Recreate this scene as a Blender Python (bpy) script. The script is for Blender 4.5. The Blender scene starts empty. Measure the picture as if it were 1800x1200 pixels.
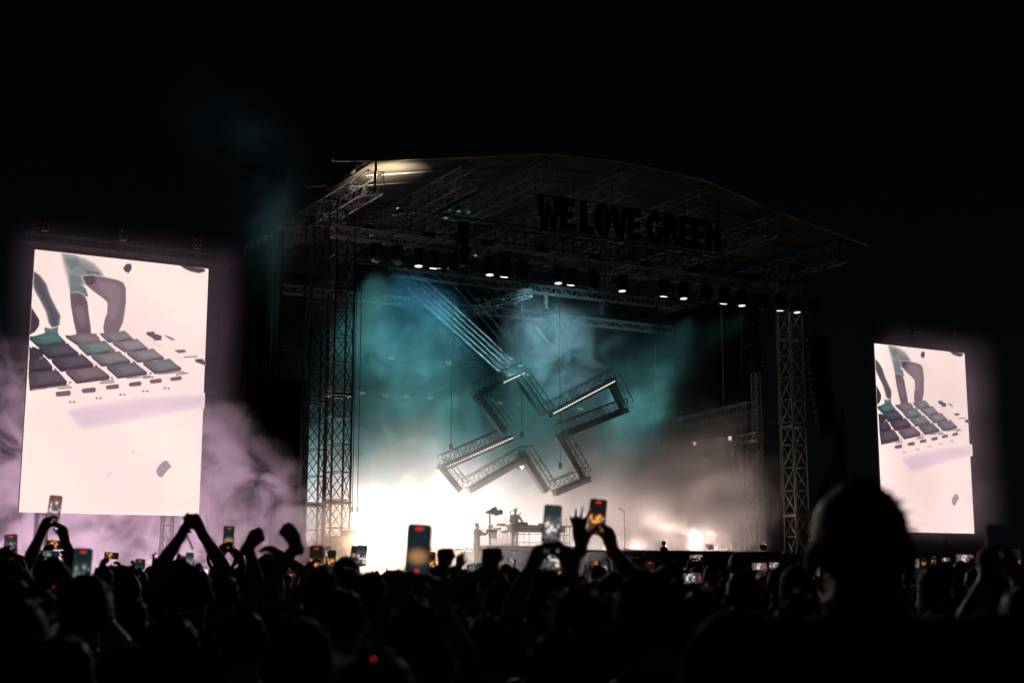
import bpy, bmesh, math, random
import numpy as np
from mathutils import Vector, Matrix, Quaternion

random.seed(7)
np.random.seed(7)
R = math.radians
S = bpy.context.scene
C = S.collection

# ------------------------------------------------------------------ camera
CAM_F = 2409.0 / 1800.0          # focal length in picture widths
YAW, PITCH, ROLL = 0.513736, 0.169301, 0.000979
EYE = Vector((0.0, 0.0, 1.6))
FWD = Vector((math.sin(YAW) * math.cos(PITCH), math.cos(YAW) * math.cos(PITCH), math.sin(PITCH)))
_r = Vector((math.cos(YAW), -math.sin(YAW), 0))
_u = _r.cross(FWD)
RIGHT = _r * math.cos(ROLL) + _u * math.sin(ROLL)
UP = -_r * math.sin(ROLL) + _u * math.cos(ROLL)
cd = bpy.data.cameras.new('camera')
cam = bpy.data.objects.new('camera', cd)
C.objects.link(cam)
cam.matrix_world = Matrix(((RIGHT.x, UP.x, -FWD.x, EYE.x), (RIGHT.y, UP.y, -FWD.y, EYE.y),
                           (RIGHT.z, UP.z, -FWD.z, EYE.z), (0, 0, 0, 1)))
cd.sensor_width = 36.0
cd.lens = CAM_F * 36.0
cd.clip_start = 0.1
cd.clip_end = 2000
cd.dof.use_dof = True
cd.dof.focus_distance = 60.0
cd.dof.aperture_fstop = 3.2
S.camera = cam

# ------------------------------------------------------------------ world: night sky
wd = bpy.data.worlds.new('World')
S.world = wd
wd.use_nodes = True
_nt = wd.node_tree
_bg = _nt.nodes['Background']
_sky = _nt.nodes.new('ShaderNodeTexSky')
_sky.sky_type = 'NISHITA'
_sky.sun_disc = False
_sky.sun_elevation = R(35)
_sky.sun_rotation = R(200)
_nt.links.new(_sky.outputs[0], _bg.inputs[0])
_bg.inputs[1].default_value = 0.0003

S.view_settings.view_transform = 'Standard'
S.view_settings.look = 'None'
S.view_settings.exposure = 0.0
S.view_settings.gamma = 1.0
S.view_settings.use_curve_mapping = False
S.render.engine = 'CYCLES'
cy = S.cycles
cy.use_denoising = True
try:
    cy.denoiser = 'OPENIMAGEDENOISE'
    cy.denoising_input_passes = 'RGB_ALBEDO_NORMAL'
except Exception:
    pass
cy.max_bounces = 4
cy.diffuse_bounces = 2
cy.glossy_bounces = 2
cy.transmission_bounces = 2
cy.transparent_max_bounces = 8
cy.volume_bounces = 0
cy.volume_step_rate = 1.0
cy.volume_max_steps = 96
cy.sample_clamp_indirect = 3.0
cy.caustics_reflective = False
cy.caustics_refractive = False
cy.use_adaptive_sampling = False

# ------------------------------------------------------------------ pixel helpers (photograph is 1800 x 1200)
F_PX = CAM_F * 1800.0
def ray(x, y):
    return FWD + RIGHT * ((x - 900) / F_PX) - UP * ((y - 600) / F_PX)
def on_y(x, y, Y):
    d = ray(x, y)
    return EYE + d * (Y / d.y)
def on_x(x, y, X):
    d = ray(x, y)
    return EYE + d * (X / d.x)
def on_z(x, y, Z):
    d = ray(x, y)
    return EYE + d * ((Z - EYE.z) / d.z)
def at(x, y, dist):
    """point of a pixel's ray at a given distance along the view axis"""
    return EYE + ray(x, y) * dist

# ------------------------------------------------------------------ scene helpers
def link(o, parent=None):
    C.objects.link(o)
    if parent is not None:
        o.parent = parent
    return o
def tag(o, label=None, cat=None, group=None, kind=None):
    if label: o['label'] = label
    if cat: o['category'] = cat
    if group: o['group'] = group
    if kind: o['kind'] = kind
    return o
def thing(name, label, cat, loc=(0, 0, 0), rz=0.0, group=None):
    o = bpy.data.objects.new(name, None)
    o.empty_display_size = 0.2
    C.objects.link(o)
    o.location = loc
    o.rotation_euler = (0, 0, rz)
    return tag(o, label, cat, group)

class MB:
    """collects shapes into one mesh"""
    def __init__(s):
        s.v, s.f, s.m, s.smooth = [], [], [], []
        s.cur = 0
        s.M = Matrix.Identity(4)
        s.sm = False
    def add(s, vs, fs, smooth=None):
        b = len(s.v)
        s.v += [tuple(s.M @ Vector(p)) for p in vs]
        for q in fs:
            s.f.append([b + i for i in q])
            s.m.append(s.cur)
            s.smooth.append(s.sm if smooth is None else smooth)
        return s
    def box(s, c, d, bevel=0.0):
        x, y, z = c
        a, b, h = d[0] / 2, d[1] / 2, d[2] / 2
        if bevel <= 0:
            vs = [(x + i * a, y + j * b, z + k * h) for i in (-1, 1) for j in (-1, 1) for k in (-1, 1)]
            return s.add(vs, [(0, 1, 3, 2), (4, 6, 7, 5), (0, 4, 5, 1), (2, 3, 7, 6), (0, 2, 6, 4), (1, 5, 7, 3)], False)
        e = min(bevel, a * .95, b * .95, h * .95)
        bm = bmesh.new()
        bmesh.ops.create_cube(bm, size=1)
        for v in bm.verts:
            v.co = Vector((x + v.co.x * 2 * a, y + v.co.y * 2 * b, z + v.co.z * 2 * h))
        bmesh.ops.bevel(bm, geom=list(bm.edges), offset=e, segments=2, affect='EDGES', profile=.6)
        bm.verts.index_update()
        vs = [tuple(v.co) for v in bm.verts]
        fs = [[v.index for v in q.verts] for q in bm.faces]
        bm.free()
        return s.add(vs, fs, False)
    def tube(s, p, q, r0, r1=None, n=8, caps=True):
        p, q = Vector(p), Vector(q)
        r1 = r0 if r1 is None else r1
        d = (q - p)
        if d.length < 1e-6: return s
        d.normalize()
        a = d.orthogonal().normalized()
        b = d.cross(a)
        vs = []
        for c, r in ((p, r0), (q, r1)):
            for i in range(n):
                t = 2 * math.pi * i / n
                vs.append(c + (a * math.cos(t) + b * math.sin(t)) * r)
        fs = [(i, (i + 1) % n, n + (i + 1) % n, n + i) for i in range(n)]
        s.add(vs, fs, n > 5)
        if caps:
            s.add(vs, [tuple(range(n - 1, -1, -1)), tuple(range(n, 2 * n))], False)
        return s
    def path(s, pts, r, n=6):
        for a, b in zip(pts, pts[1:]):
            s.tube(a, b, r, n=n)
        return s
    def lathe(s, prof, n=16, origin=(0, 0, 0), axis='z', caps=True):
        vs = []
        ox, oy, oz = origin
        for r, h in prof:
            for i in range(n):
                t = 2 * math.pi * i / n
                x, y = r * math.cos(t), r * math.sin(t)
                p = {'z': (x, y, h), 'x': (h, x, y), 'y': (x, h, y)}[axis]
                vs.append((p[0] + ox, p[1] + oy, p[2] + oz))
        fs = []
        for k in range(len(prof) - 1):
            for i in range(n):
                j = (i + 1) % n
                fs.append((k * n + i, k * n + j, (k + 1) * n + j, (k + 1) * n + i))
        s.add(vs, fs, True)
        if caps:
            m = (len(prof) - 1) * n
            s.add(vs, [tuple(range(n - 1, -1, -1)), tuple(range(m, m + n))], False)
        return s
    def ellipsoid(s, c, r, n=14, m=9, rot=None):
        vs, fs = [], []
        c = Vector(c)
        for k in range(m + 1):
            ph = math.pi * k / m
            for i in range(n):
                t = 2 * math.pi * i / n
                v = Vector((r[0] * math.sin(ph) * math.cos(t), r[1] * math.sin(ph) * math.sin(t), r[2] * math.cos(ph)))
                if rot is not None: v = rot @ v
                vs.append(c + v)
        for k in range(m):
            for i in range(n):
                j = (i + 1) % n
                fs.append((k * n + i, (k + 1) * n + i, (k + 1) * n + j, k * n + j))
        return s.add(vs, fs, True)
    def prism(s, poly, y0, y1):
        """polygon in x,z pushed from y0 to y1"""
        n = len(poly)
        vs = [(x, y0, z) for x, z in poly] + [(x, y1, z) for x, z in poly]
        fs = [tuple(range(n)), tuple(range(2 * n - 1, n - 1, -1))]
        fs += [(i, n + i, n + (i + 1) % n, (i + 1) % n) for i in range(n)]
        return s.add(vs, fs, False)
    def mesh(s, name, mats):
        me = bpy.data.meshes.new(name)
        me.from_pydata(s.v, [], s.f)
        if not isinstance(mats, (list, tuple)): mats = [mats]
        for m in mats: me.materials.append(m)
        me.polygons.foreach_set('material_index', s.m)
        me.polygons.foreach_set('use_smooth', s.smooth)
        me.update()
        return me
    def obj(s, name, mats, parent=None):
        o = bpy.data.objects.new(name, s.mesh(name, mats))
        return link(o, parent)

def inst(name, me, parent, M):
    o = bpy.data.objects.new(name, me)
    link(o, parent)
    o.matrix_local = M
    return o
def frame_to(p, q, r=1.0):
    """matrix that lays a unit z-cylinder of radius 1 from p to q with radius r"""
    p, q = Vector(p), Vector(q)
    d = q - p
    rot = d.to_track_quat('Z', 'Y').to_matrix().to_4x4()
    return Matrix.Translation(p) @ rot @ Matrix.Diagonal((r, r, d.length, 1))

def copy_tree(o, parent=None):
    c = o.copy()
    link(c, parent)
    c.matrix_parent_inverse = o.matrix_parent_inverse.copy()
    for ch in list(o.children):
        copy_tree(ch, c)
    return c

# ------------------------------------------------------------------ materials
def mat(name, col, rough=.6, metal=0.0, noise=.25, nscale=6.0, bump=0.0, bscale=40.0, spec=.5, sheen=0.0, trans=0.0):
    m = bpy.data.materials.new(name)
    m.use_nodes = True
    nt = m.node_tree
    b = nt.nodes['Principled BSDF']
    tc = nt.nodes.new('ShaderNodeTexCoord')
    no = nt.nodes.new('ShaderNodeTexNoise')
    no.inputs['Scale'].default_value = nscale
    no.inputs['Detail'].default_value = 5
    nt.links.new(tc.outputs['Object'], no.inputs['Vector'])
    rp = nt.nodes.new('ShaderNodeValToRGB')
    rp.color_ramp.elements[0].position = .3
    rp.color_ramp.elements[1].position = .72
    lo = [c * (1 - noise) for c in col]
    hi = [min(1, c * (1 + noise)) for c in col]
    rp.color_ramp.elements[0].color = (*lo, 1)
    rp.color_ramp.elements[1].color = (*hi, 1)
    nt.links.new(no.outputs['Fac'], rp.inputs['Fac'])
    nt.links.new(rp.outputs['Color'], b.inputs['Base Color'])
    b.inputs['Roughness'].default_value = rough
    b.inputs['Metallic'].default_value = metal
    b.inputs['Specular IOR Level'].default_value = spec
    if sheen: b.inputs['Sheen Weight'].default_value = sheen
    if bump:
        n2 = nt.nodes.new('ShaderNodeTexNoise')
        n2.inputs['Scale'].default_value = bscale
        n2.inputs['Detail'].default_value = 4
        nt.links.new(tc.outputs['Object'], n2.inputs['Vector'])
        bp = nt.nodes.new('ShaderNodeBump')
        bp.inputs['Strength'].default_value = bump
        bp.inputs['Distance'].default_value = .02
        nt.links.new(n2.outputs['Fac'], bp.inputs['Height'])
        nt.links.new(bp.outputs['Normal'], b.inputs['Normal'])
    return m
def emit(name, col, strength):
    m = bpy.data.materials.new(name)
    m.use_nodes = True
    nt = m.node_tree
    nt.nodes.clear()
    e = nt.nodes.new('ShaderNodeEmission')
    o = nt.nodes.new('ShaderNodeOutputMaterial')
    e.inputs[0].default_value = (*col, 1)
    e.inputs[1].default_value = strength
    nt.links.new(e.outputs[0], o.inputs[0])
    return m

M = {}
M['alu'] = mat('aluminium', (.45, .44, .42), .45, .45, .2, 3)
M['steel'] = mat('dark_steel', (.045, .043, .042), .5, .4, .3, 4)
M['black'] = mat('black_powder_coat', (.010, .010, .011), .62, 0, .3, 8)
M['plastic'] = mat('black_plastic', (.014, .014, .016), .32, 0, .2, 12)
M['rubber'] = mat('rubber_cable', (.012, .012, .013), .6, 0, .2, 10)
M['canopy'] = mat('canopy_fabric', (.034, .032, .023), .85, 0, .4, .9, .5, 9)
M['drape'] = mat('black_molton', (.006, .0065, .007), .95, 0, .3, 2, .3, 60, .1)
M['deck'] = mat('deck_plywood', (.035, .033, .032), .55, 0, .3, 3, .15, 30)
M['fascia'] = mat('fascia_cloth', (.04, .045, .048), .85, 0, .25, 3, .3, 40)
M['ground'] = mat('trodden_grass', (.045, .05, .022), .9, 0, .5, 1.5, .8, 12)
M['wood'] = mat('stained_wood', (.16, .09, .05), .45, 0, .3, 9)
M['chrome'] = mat('chrome', (.75, .75, .76), .18, 1.0, .1, 5)
M['grille'] = mat('speaker_grille', (.02, .02, .022), .55, .4, .4, 90, .6, 160)
M['white'] = mat('white_paint', (.75, .74, .72), .5, 0, .08, 5)
M['scrim'] = mat('printed_scrim', (.07, .06, .06), .9, 0, .45, 3.5, .4, 50)
M['letter'] = mat('letter_board', (.022, .045, .04), .6, 0, .2, 3)
M['lens'] = mat('lamp_glass', (.2, .22, .25), .08, 0, .2, 5, spec=.9)
M['tan'] = mat('tan_label', (.42, .33, .25), .7, 0, .25, 6)

UNIT = MB().tube((0, 0, 0), (0, 0, 1), 1.0, n=6, caps=False)
def unit_mesh(m, n=6):
    k = 'unit_%s' % m
    if k not in UNITS:
        UNITS[k] = MB().tube((0, 0, 0), (0, 0, 1), 1.0, n=n, caps=True).mesh('tube', M[m])
    return UNITS[k]
UNITS = {}
def strut(name, p, q, r, m, parent):
    return inst(name, unit_mesh(m), parent, frame_to(p, q, r))

# ------------------------------------------------------------------ setting: ground
g = MB()
g.add([(-400, -200, 0), (500, -200, 0), (500, 600, 0), (-400, 600, 0)], [(0, 1, 2, 3)])
tag(g.obj('ground', M['ground']), kind='structure')

CX = 34.35          # stage centre line
FRONT = 53.6        # stage front
DECK = 2.8

# ------------------------------------------------------------------ box truss
def box_truss(parent, p, q, w, h, bay, up=(0, 0, 1), rc=.028, rb=.014, m='alu', xbrace=False, offs=0, skip=()):
    """chords, end rings and zig-zag braces from p to q (centre line), w across, h along up"""
    p, q = Vector(p), Vector(q)
    d = (q - p)
    L = d.length
    d.normalize()
    up = Vector(up)
    up = (up - d * up.dot(d)).normalized()
    sd = d.cross(up)
    cor = [(-1, -1), (1, -1), (1, 1), (-1, 1)]
    def P(t, c):
        return p + d * t + sd * (c[0] * w / 2) + up * (c[1] * h / 2)
    for c in cor:
        strut('chord', P(0, c), P(L, c), rc, m, parent)
    n = max(1, int(round(L / bay)))
    b = L / n
    key = ('ring', round(w, 3), round(h, 3), rb, m)
    if key not in UNITS:
        mb = MB()
        for i in range(4):
            a0, a1 = cor[i], cor[(i + 1) % 4]
            mb.tube((a0[0] * w / 2, a0[1] * h / 2, 0), (a1[0] * w / 2, a1[1] * h / 2, 0), rb, n=5, caps=False)
        UNITS[key] = mb.mesh('ring', M[m])
    rot = Matrix((sd, up, d)).transposed().to_4x4()
    for k in range(n + 1):
        inst('ring', UNITS[key], parent, Matrix.Translation(p + d * (k * b)) @ rot)
    for face in range(4):
        if face in skip: continue
        a0, a1 = cor[face], cor[(face + 1) % 4]
        key = ('brace', round(w, 3), round(h, 3), round(b, 3), rb, m, face, xbrace)
        for k in range(n):
            kk = key + ((k + offs) % 2,)
            if kk not in UNITS:
                mb = MB()
                A0 = Vector((a0[0] * w / 2, a0[1] * h / 2, 0)); A1 = Vector((a1[0] * w / 2, a1[1] * h / 2, b))
                B0 = Vector((a1[0] * w / 2, a1[1] * h / 2, 0)); B1 = Vector((a0[0] * w / 2, a0[1] * h / 2, b))
                if xbrace or (k + offs) % 2 == 0: mb.tube(A0, A1, rb, n=5, caps=False)
                if xbrace or (k + offs) % 2 == 1: mb.tube(B0, B1, rb, n=5, caps=False)
                UNITS[kk] = mb.mesh('diagonal_brace', M[m])
            inst('diagonal_brace', UNITS[kk], parent, Matrix.Translation(p + d * (k * b)) @ rot)

# ------------------------------------------------------------------ stage deck
sd_ = thing('stage_deck', 'long black stage deck with cloth-covered front behind the crowd', 'stage', (CX, FRONT, 0))
DW = 13.9
b = MB(); b.box((0, 7.3, DECK - .05), (2 * DW, 14.6, .1), .01); b.obj('deck_platform', M['deck'], sd_)
npan = 14
for i in range(npan):
    w = 2 * DW / npan
    b = MB(); b.box((-DW + (i + .5) * w, .06, (DECK - .12) / 2), (w - .02, .05, DECK - .14), .01); b.obj('fascia_panel', M['fascia'], sd_)
b = MB(); b.box((0, -.012, DECK - .03), (2 * DW, .022, .05)); b.obj('edge_trim', M['alu'], sd_)
# row of small perforated vents under the edge
b = MB()
for i in range(60):
    b.box((-11.5 + i * .1 if i < 30 else 2.0 + (i - 30) * .1, .02, DECK - .32), (.05, .02, .035))
tag(b.obj('vent_row', M['white'], sd_), kind='stuff')
for sx in (-1, 1):
    b = MB(); b.box((sx * (DW - .03), 7.3, (DECK - .12) / 2), (.05, 14.4, DECK - .14), .01); b.obj('side_panel', M['fascia'], sd_)

# ------------------------------------------------------------------ roof
NX = [-14.5, -12.55, -8.25, -4.25, 0.0, 4.35, 8.3, 12.75, 14.5]
NZ = [18.1, 18.4, 19.2, 20.0, 20.2, 20.0, 19.15, 18.4, 18.1]
RF, RB = 50.0, 67.0
rf = thing('stage_roof', 'arched pale fabric stage roof lit warm from below at its left end', 'roof', (CX, RF, 0))
for i in range(8):
    x0, x1, z0, z1 = NX[i], NX[i + 1], NZ[i], NZ[i + 1]
    nu, nv = 8, 26
    vs, fs = [], []
    for v in range(nv + 1):
        for u in range(nu + 1):
            s_ = u / nu
            t = v / nv
            x = x0 + (x1 - x0) * s_
            if i == 0 and t < .12: x = max(x, x0 + 1.15 - 4.0 * (t - .1) ** 2 * 20)
            sag = -.10 * math.sin(math.pi * s_) - .05 * math.sin(math.pi * s_) * math.sin(t * 40) + .012 * math.sin(30 * s_ + 9 * t)
            vs.append((x, (RB - RF) * t, z0 + (z1 - z0) * s_ + sag + .02))
    for v in range(nv):
        for u in range(nu):
            a = v * (nu + 1) + u
            fs.append((a, a + 1, a + nu + 2, a + nu + 1))
    if 0 < i < 7:
        b = MB(); b.add(vs, fs, True); b.obj('canopy_panel', M['canopy'], rf)
    strut('edge_pipe', (x0 + .02, -.05, z0), (x1 - .02, -.05, z1), .05, 'white', rf)
    for yy in (1.7, 3.6, 6.2, 9, 12) if 0 < i < 7 else (3.6,):
        strut('batten', (x0 + .3, yy, z0 - .16), (x1 - .3, yy, z1 - .16), .03, 'alu', rf)
# crumpled loose end of the fabric at the left corner
vs, fs = [], []
for v in range(9):
    for u in range(9):
        s_, t = u / 8, v / 8
        vs.append((NX[0] + .5 + 1.3 * s_ + .15 * math.sin(9 * t), .1 + 2.4 * t, 18.15 + .3 * s_ - .75 * (1 - s_) ** 2 + .09 * math.sin(17 * s_ + 11 * t) + .05 * math.sin(31 * t)))
for v in range(8):
    for u in range(8):
        a = v * 9 + u
        fs.append((a, a + 1, a + 10, a + 9))
MB().add(vs, fs, True).obj('loose_flap', M['canopy'], rf)

pos_w = ['outermost on the left', 'second from the left', 'third from the left', 'at the peak', 'third from the right', 'second from the right', 'outermost on the right']
for i in range(1, 8):
    x, z = CX + NX[i], NZ[i]
    t = thing('roof_truss', 'roof truss running back under the canopy, %s of seven' % pos_w[i - 1], 'truss', (x, RF, z), 0, 'roof trusses running back under the canopy')
    zc = -.45 - .45
    box_truss(t, (0, 0, zc), (0, 15.5, zc), .7, .9, .95, rc=.032, rb=.015, offs=i)
    if 1 < i < 7:
        for sx in (-1, 1):
            for yy in (0, .7):
                strut('peak_leg', (sx * .35, yy, zc + .45), (0, .35, -.02), .028, 'steel', t)
    else:
        strut('peak_post', (0, .02, zc + .45), (0, .02, 0), .05, 'steel', t)
        strut('hoist_post', (0, .1, zc - .45), (0, .1, zc + .45), .05, 'steel', t)

for yy, zz, nm in ((53.6, 17.0, 'front'), (60.5, 17.2, 'rear')):
    t = thing('spine_truss', '%s heavy cross truss carrying the roof between the towers' % nm, 'truss', (CX, yy, zz))
    box_truss(t, (-13.6, 0, 0), (13.6, 0, 0), .9, .9, 1.05, rc=.035, rb=.018, m='steel')

# raking brace lines under the roof
t = thing('wind_brace', 'thin crossed brace wires slung under the roof on the left', 'brace', (CX, 56, 17))
for (a, c) in (((-12, -2, -.6), (-3, 3, 1.2)), ((-12, 0, -.5), (2, 4, .6)), ((-10, 3, .6), (0, -2, -.4)), ((12, -2, -.6), (3, 3, 1.2)), ((11, 0, -.7), (1, 4, .6))):
    strut('brace_wire', a, c, .018, 'alu', t)

# ------------------------------------------------------------------ towers
def tower(x, y, label, top=17.4, m='steel'):
    t = thing('stage_tower', label, 'tower', (x, y, 0), 0, 'lattice towers carrying the roof')
    s = .86
    # ring heights taken from the photograph, bays of about 1.15 m
    box_truss(t, (0, 0, .1), (0, 0, top), s, s, 1.13, up=(0, 1, 0), rc=.045, rb=.02, xbrace=True, m=m)
    b = MB(); b.box((0, 0, .05), (1.3, 1.3, .1), .02); b.obj('base_plate', M['steel'], t)
    for zz in (4.6, 9.1, 13.6):
        b = MB()
        for sx in (-1, 1):
            b.box((sx * s / 2, 0, zz), (.1, s + .1, .1))
            b.box((0, sx * s / 2, zz), (s - .1, .1, .1))
        b.obj('joint_collar', M[m], t)
    return t
tower(CX - 12.5, 53.6, 'front left lattice tower beside the smoke and left video screen')
tower(CX - 12.5, 56.4, 'rear left lattice tower just behind the front left one')
tower(CX + 12.4, 53.6, 'front right lattice tower with crossed braces, in paler metal to look lit', m='alu')  # paler metal than the other towers stands in for stage light
tower(CX + 12.2, 56.4, 'dim rear right lattice tower left of the front right one')

# ------------------------------------------------------------------ lighting trusses and fixtures
LT_Y, LT_Z = 53.0, 16.0
lt = thing('lighting_truss', 'front lighting truss carrying the row of moving lamps', 'truss', (CX, LT_Y, LT_Z), 0, 'lighting trusses across the stage')
box_truss(lt, (-13.2, 0, 0), (13.2, 0, 0), .45, .45, .6, rc=.026, rb=.013)
for i in range(9):
    b = MB(); b.box((-11.5 + i * 2.9, .1, .38), (.5, .3, .26), .02); b.obj('cable_box', M['plastic'], lt)
for k in range(5):
    pts = [(-11.5 + k * 5.1 + s * .51, .3, .1 - .35 * math.sin(math.pi * s / 10)) for s in range(11)]
    MB().path(pts, .02).obj('slack_cable', M['rubber'], lt)
lt2 = thing('lighting_truss', 'middle lighting truss above the hanging cross', 'truss', (CX, 58.5, 15.9), 0, 'lighting trusses across the stage')
box_truss(lt2, (-8, 0, 0), (9, 0, 0), .4, .4, .6, rc=.024, rb=.012)
lt3 = thing('lighting_truss', 'far back lighting truss near the dark backdrop', 'truss', (CX, 63.5, 15.6), 0, 'lighting trusses across the stage')
box_truss(lt3, (-12, 0, 0), (12, 0, 0), .4, .4, .8, rc=.024, rb=.012)
lt4 = thing('lighting_truss', 'short lighting truss running back over the stage centre', 'truss', (CX - 1.5, 59, 15.2), 0, 'lighting trusses across the stage')
box_truss(lt4, (0, -2.4, 0), (0, 4.4, 0), .45, .35, .6, rc=.024, rb=.012)

def spot(name, loc, target, col, watts, angle, parent=None, blend=.5, radius=.1):
    l = bpy.data.lights.new(name, 'SPOT')
    l.color = col
    l.energy = watts
    l.spot_size = R(angle)
    l.spot_blend = blend
    l.shadow_soft_size = radius
    o = bpy.data.objects.new(name, l)
    C.objects.link(o)
    d = Vector(target) - Vector(loc)
    q = d.to_track_quat('-Z', 'Y')
    if parent is not None:
        o.parent = parent
        pm = parent.matrix_basis
        o.matrix_local = pm.inverted() @ (Matrix.Translation(loc) @ q.to_matrix().to_4x4())
    else:
        o.matrix_world = Matrix.Translation(loc) @ q.to_matrix().to_4x4()
    return o

# moving head: clamp, base, yoke, head, lens, built hanging down from z = 0
def moving_head(loc, label, tilt, pan, glass='lens', scale=1.0, group='moving lamps hung along the front truss'):
    t = thing('moving_head_light', label, 'stage light', loc, pan, group)
    t.scale = (scale,) * 3
    if 'mh_base' not in UNITS:
        b = MB(); b.box((0, 0, -.10), (.36, .24, .16), .02); UNITS['mh_base'] = b.mesh('base', M['plastic'])
        b = MB()
        for sx in (-.1, .1): b.box((sx, 0, .03), (.05, .06, .1), .01)
        b.box((0, 0, -.01), (.26, .07, .03), .005)
        UNITS['mh_clamp'] = b.mesh('clamp', M['alu'])
        b = MB()
        for sx in (-1, 1): b.box((sx * .2, 0, -.34), (.045, .14, .34), .015)
        b.box((0, 0, -.2), (.42, .14, .05), .01)
        UNITS['mh_yoke'] = b.mesh('yoke', M['plastic'])
        b = MB(); b.lathe([(.06, .2), (.13, .17), (.155, .05), (.15, -.1), (.165, -.16), (.165, -.22), (.15, -.235)], 18)
        for k in range(5): b.lathe([(.158, .0 - k * .025), (.166, -.006 - k * .025), (.158, -.012 - k * .025)], 18, caps=False)
        UNITS['mh_head'] = b.mesh('head', M['black'])
        for g_ in ('lens', 'lens_warm', 'lens_white'):
            b = MB(); b.lathe([(.14, -.232), (.135, -.246), (.06, -.256), (.005, -.258)], 18); UNITS['mh_' + g_] = b.mesh('lens', M[g_])
    inst('base', UNITS['mh_base'], t, Matrix())
    inst('clamp', UNITS['mh_clamp'], t, Matrix())
    y = inst('yoke', UNITS['mh_yoke'], t, Matrix())
    hd = inst('head', UNITS['mh_head'], t, Matrix.Translation((0, 0, -.42)) @ Matrix.Rotation(tilt, 4, 'X'))
    inst('lens', UNITS['mh_' + glass], hd, Matrix())
    return t
M['lens_warm'] = emit('lens_glow', (1.0, .86, .76), 2.6)
M['lens_white'] = emit('lens_dim_glow', (1.0, .85, .72), 1.2)

MH = [(660, 452, 0), (697, 452, 0), (735, 447, 1), (762, 447, 2), (797, 452, 0), (860, 462, 1), (886, 464, 2), (915, 470, 0),
      (980, 478, 1), (1003, 478, 2), (1040, 486, 0), (1092, 490, 1), (1166, 498, 2), (1200, 504, 1), (1240, 508, 0), (1271, 512, 2),
      (1302, 514, 1), (1340, 520, 0), (1370, 524, 2), (1399, 530, 1), (1430, 532, 0)]
nb = ['dark', 'dark', 'lit', 'lit', 'dark', 'lit', 'lit', 'dark', 'lit', 'lit', 'dark', 'lit', 'lit', 'lit', 'dark', 'lit', 'lit', 'dark', 'lit', 'lit', 'dark']
ordw = ['first', 'second', 'third', 'fourth', 'fifth', 'sixth', 'seventh', 'eighth', 'ninth', 'tenth', 'eleventh', 'twelfth', 'thirteenth', 'fourteenth', 'fifteenth', 'sixteenth', 'seventeenth', 'eighteenth', 'nineteenth', 'twentieth', 'last']
LAMPS = []
for i, (x, y, k) in enumerate(MH):
    p = on_y(x, y, LT_Y)
    lab = '%s moving lamp, %s from the left on the front truss' % (nb[i], ordw[i])
    tilt = {0: R(-35 if i < 3 else 10), 1: R(-6), 2: R(10)}[k]
    LAMPS.append(moving_head((p.x, LT_Y - .05, LT_Z - .26), lab, tilt, R(-12 + 9 * math.sin(i * 2.3)), {0: 'lens', 1: 'lens_white', 2: 'lens_warm'}[k], 1.3 if k == 0 else 1.25))
for i, (x, y) in enumerate(((840, 500), (905, 512), (960, 505), (1150, 540), (1060, 525))):
    p = on_y(x, y, 58.5)
    moving_head((p.x, 58.5, 15.65), 'dark moving lamp, %s from the left on the middle truss' % ordw[i], R(-10), R(30 * i), 'lens', 1.0, 'moving lamps on the middle truss')
# large follow-spot basket standing in the truss
p = on_y(806, 405, 53.0)
t = thing('hanging_lamp_pod', 'black pod with round hat and tapering lamp below the front truss', 'stage light', (p.x, 52.6, 16.9))
b = MB(); b.lathe([(.05, .16), (.3, .14), (.34, .02), (.3, -.04), (.1, -.05)], 20); b.obj('hat', M['black'], t)
b = MB(); b.box((0, 0, -.5), (.42, .36, .9), .04); b.obj('housing', M['black'], t)
b = MB(); b.lathe([(.3, -.95), (.34, -1.1), (.3, -1.3), (.17, -1.75), (.16, -1.8)], 18); b.obj('snout', M['plastic'], t)
for k in range(6):
    b = MB(); b.box((.3 * math.cos(k), .3 * math.sin(k), -.03), (.07, .05, .03), .005); b.obj('connector', M['tan'], t)

# ------------------------------------------------------------------ letter sign under the roof
SIGN_Y = 50.55
sg = thing('sign', 'dark cut-out letters reading WE LOVE GREEN hung under the roof edge', 'sign', (CX, SIGN_Y, 17.5))
p0, p1 = on_y(945, 370, SIGN_Y), on_y(1268, 410, SIGN_Y)
GL = {'W': [(0, 1), (.24, 1), (.31, .42), (.40, .8), (.56, .8), (.65, .42), (.72, 1), (.96, 1), (.80, 0), (.56, 0), (.48, .4), (.40, 0), (.16, 0)],
      'E': [(0, 0), (0, 1), (.58, 1), (.58, .76), (.26, .76), (.26, .62), (.52, .62), (.52, .39), (.26, .39), (.26, .24), (.6, .24), (.6, 0)],
      'L': [(0, 0), (0, 1), (.26, 1), (.26, .25), (.58, .25), (.58, 0)],
      'V': [(0, 1), (.26, 1), (.36, .38), (.46, 1), (.72, 1), (.5, 0), (.22, 0)],
      'N': [(0, 0), (0, 1), (.25, 1), (.46, .5), (.46, 1), (.7, 1), (.7, 0), (.46, 0), (.25, .5), (.25, 0)]}
def arc(cx, cz, rx, rz, a0, a1, n=14):
    return [(cx + rx * math.cos(R(a0 + (a1 - a0) * i / n)), cz + rz * math.sin(R(a0 + (a1 - a0) * i / n))) for i in range(n + 1)]
GL['G'] = arc(.37, .5, .37, .52, 30, 345) + [(.74, .55), (.4, .55), (.4, .38), (.5, .38)] + arc(.37, .5, .13, .25, 310, 35)
GL['R'] = [(0, 0), (0, 1)] + arc(.36, .7, .34, .3, 90, -55, 10) + [(.72, 0), (.46, 0), (.34, .36), (.25, .36), (.25, 0)]
GL['O'] = None
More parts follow.
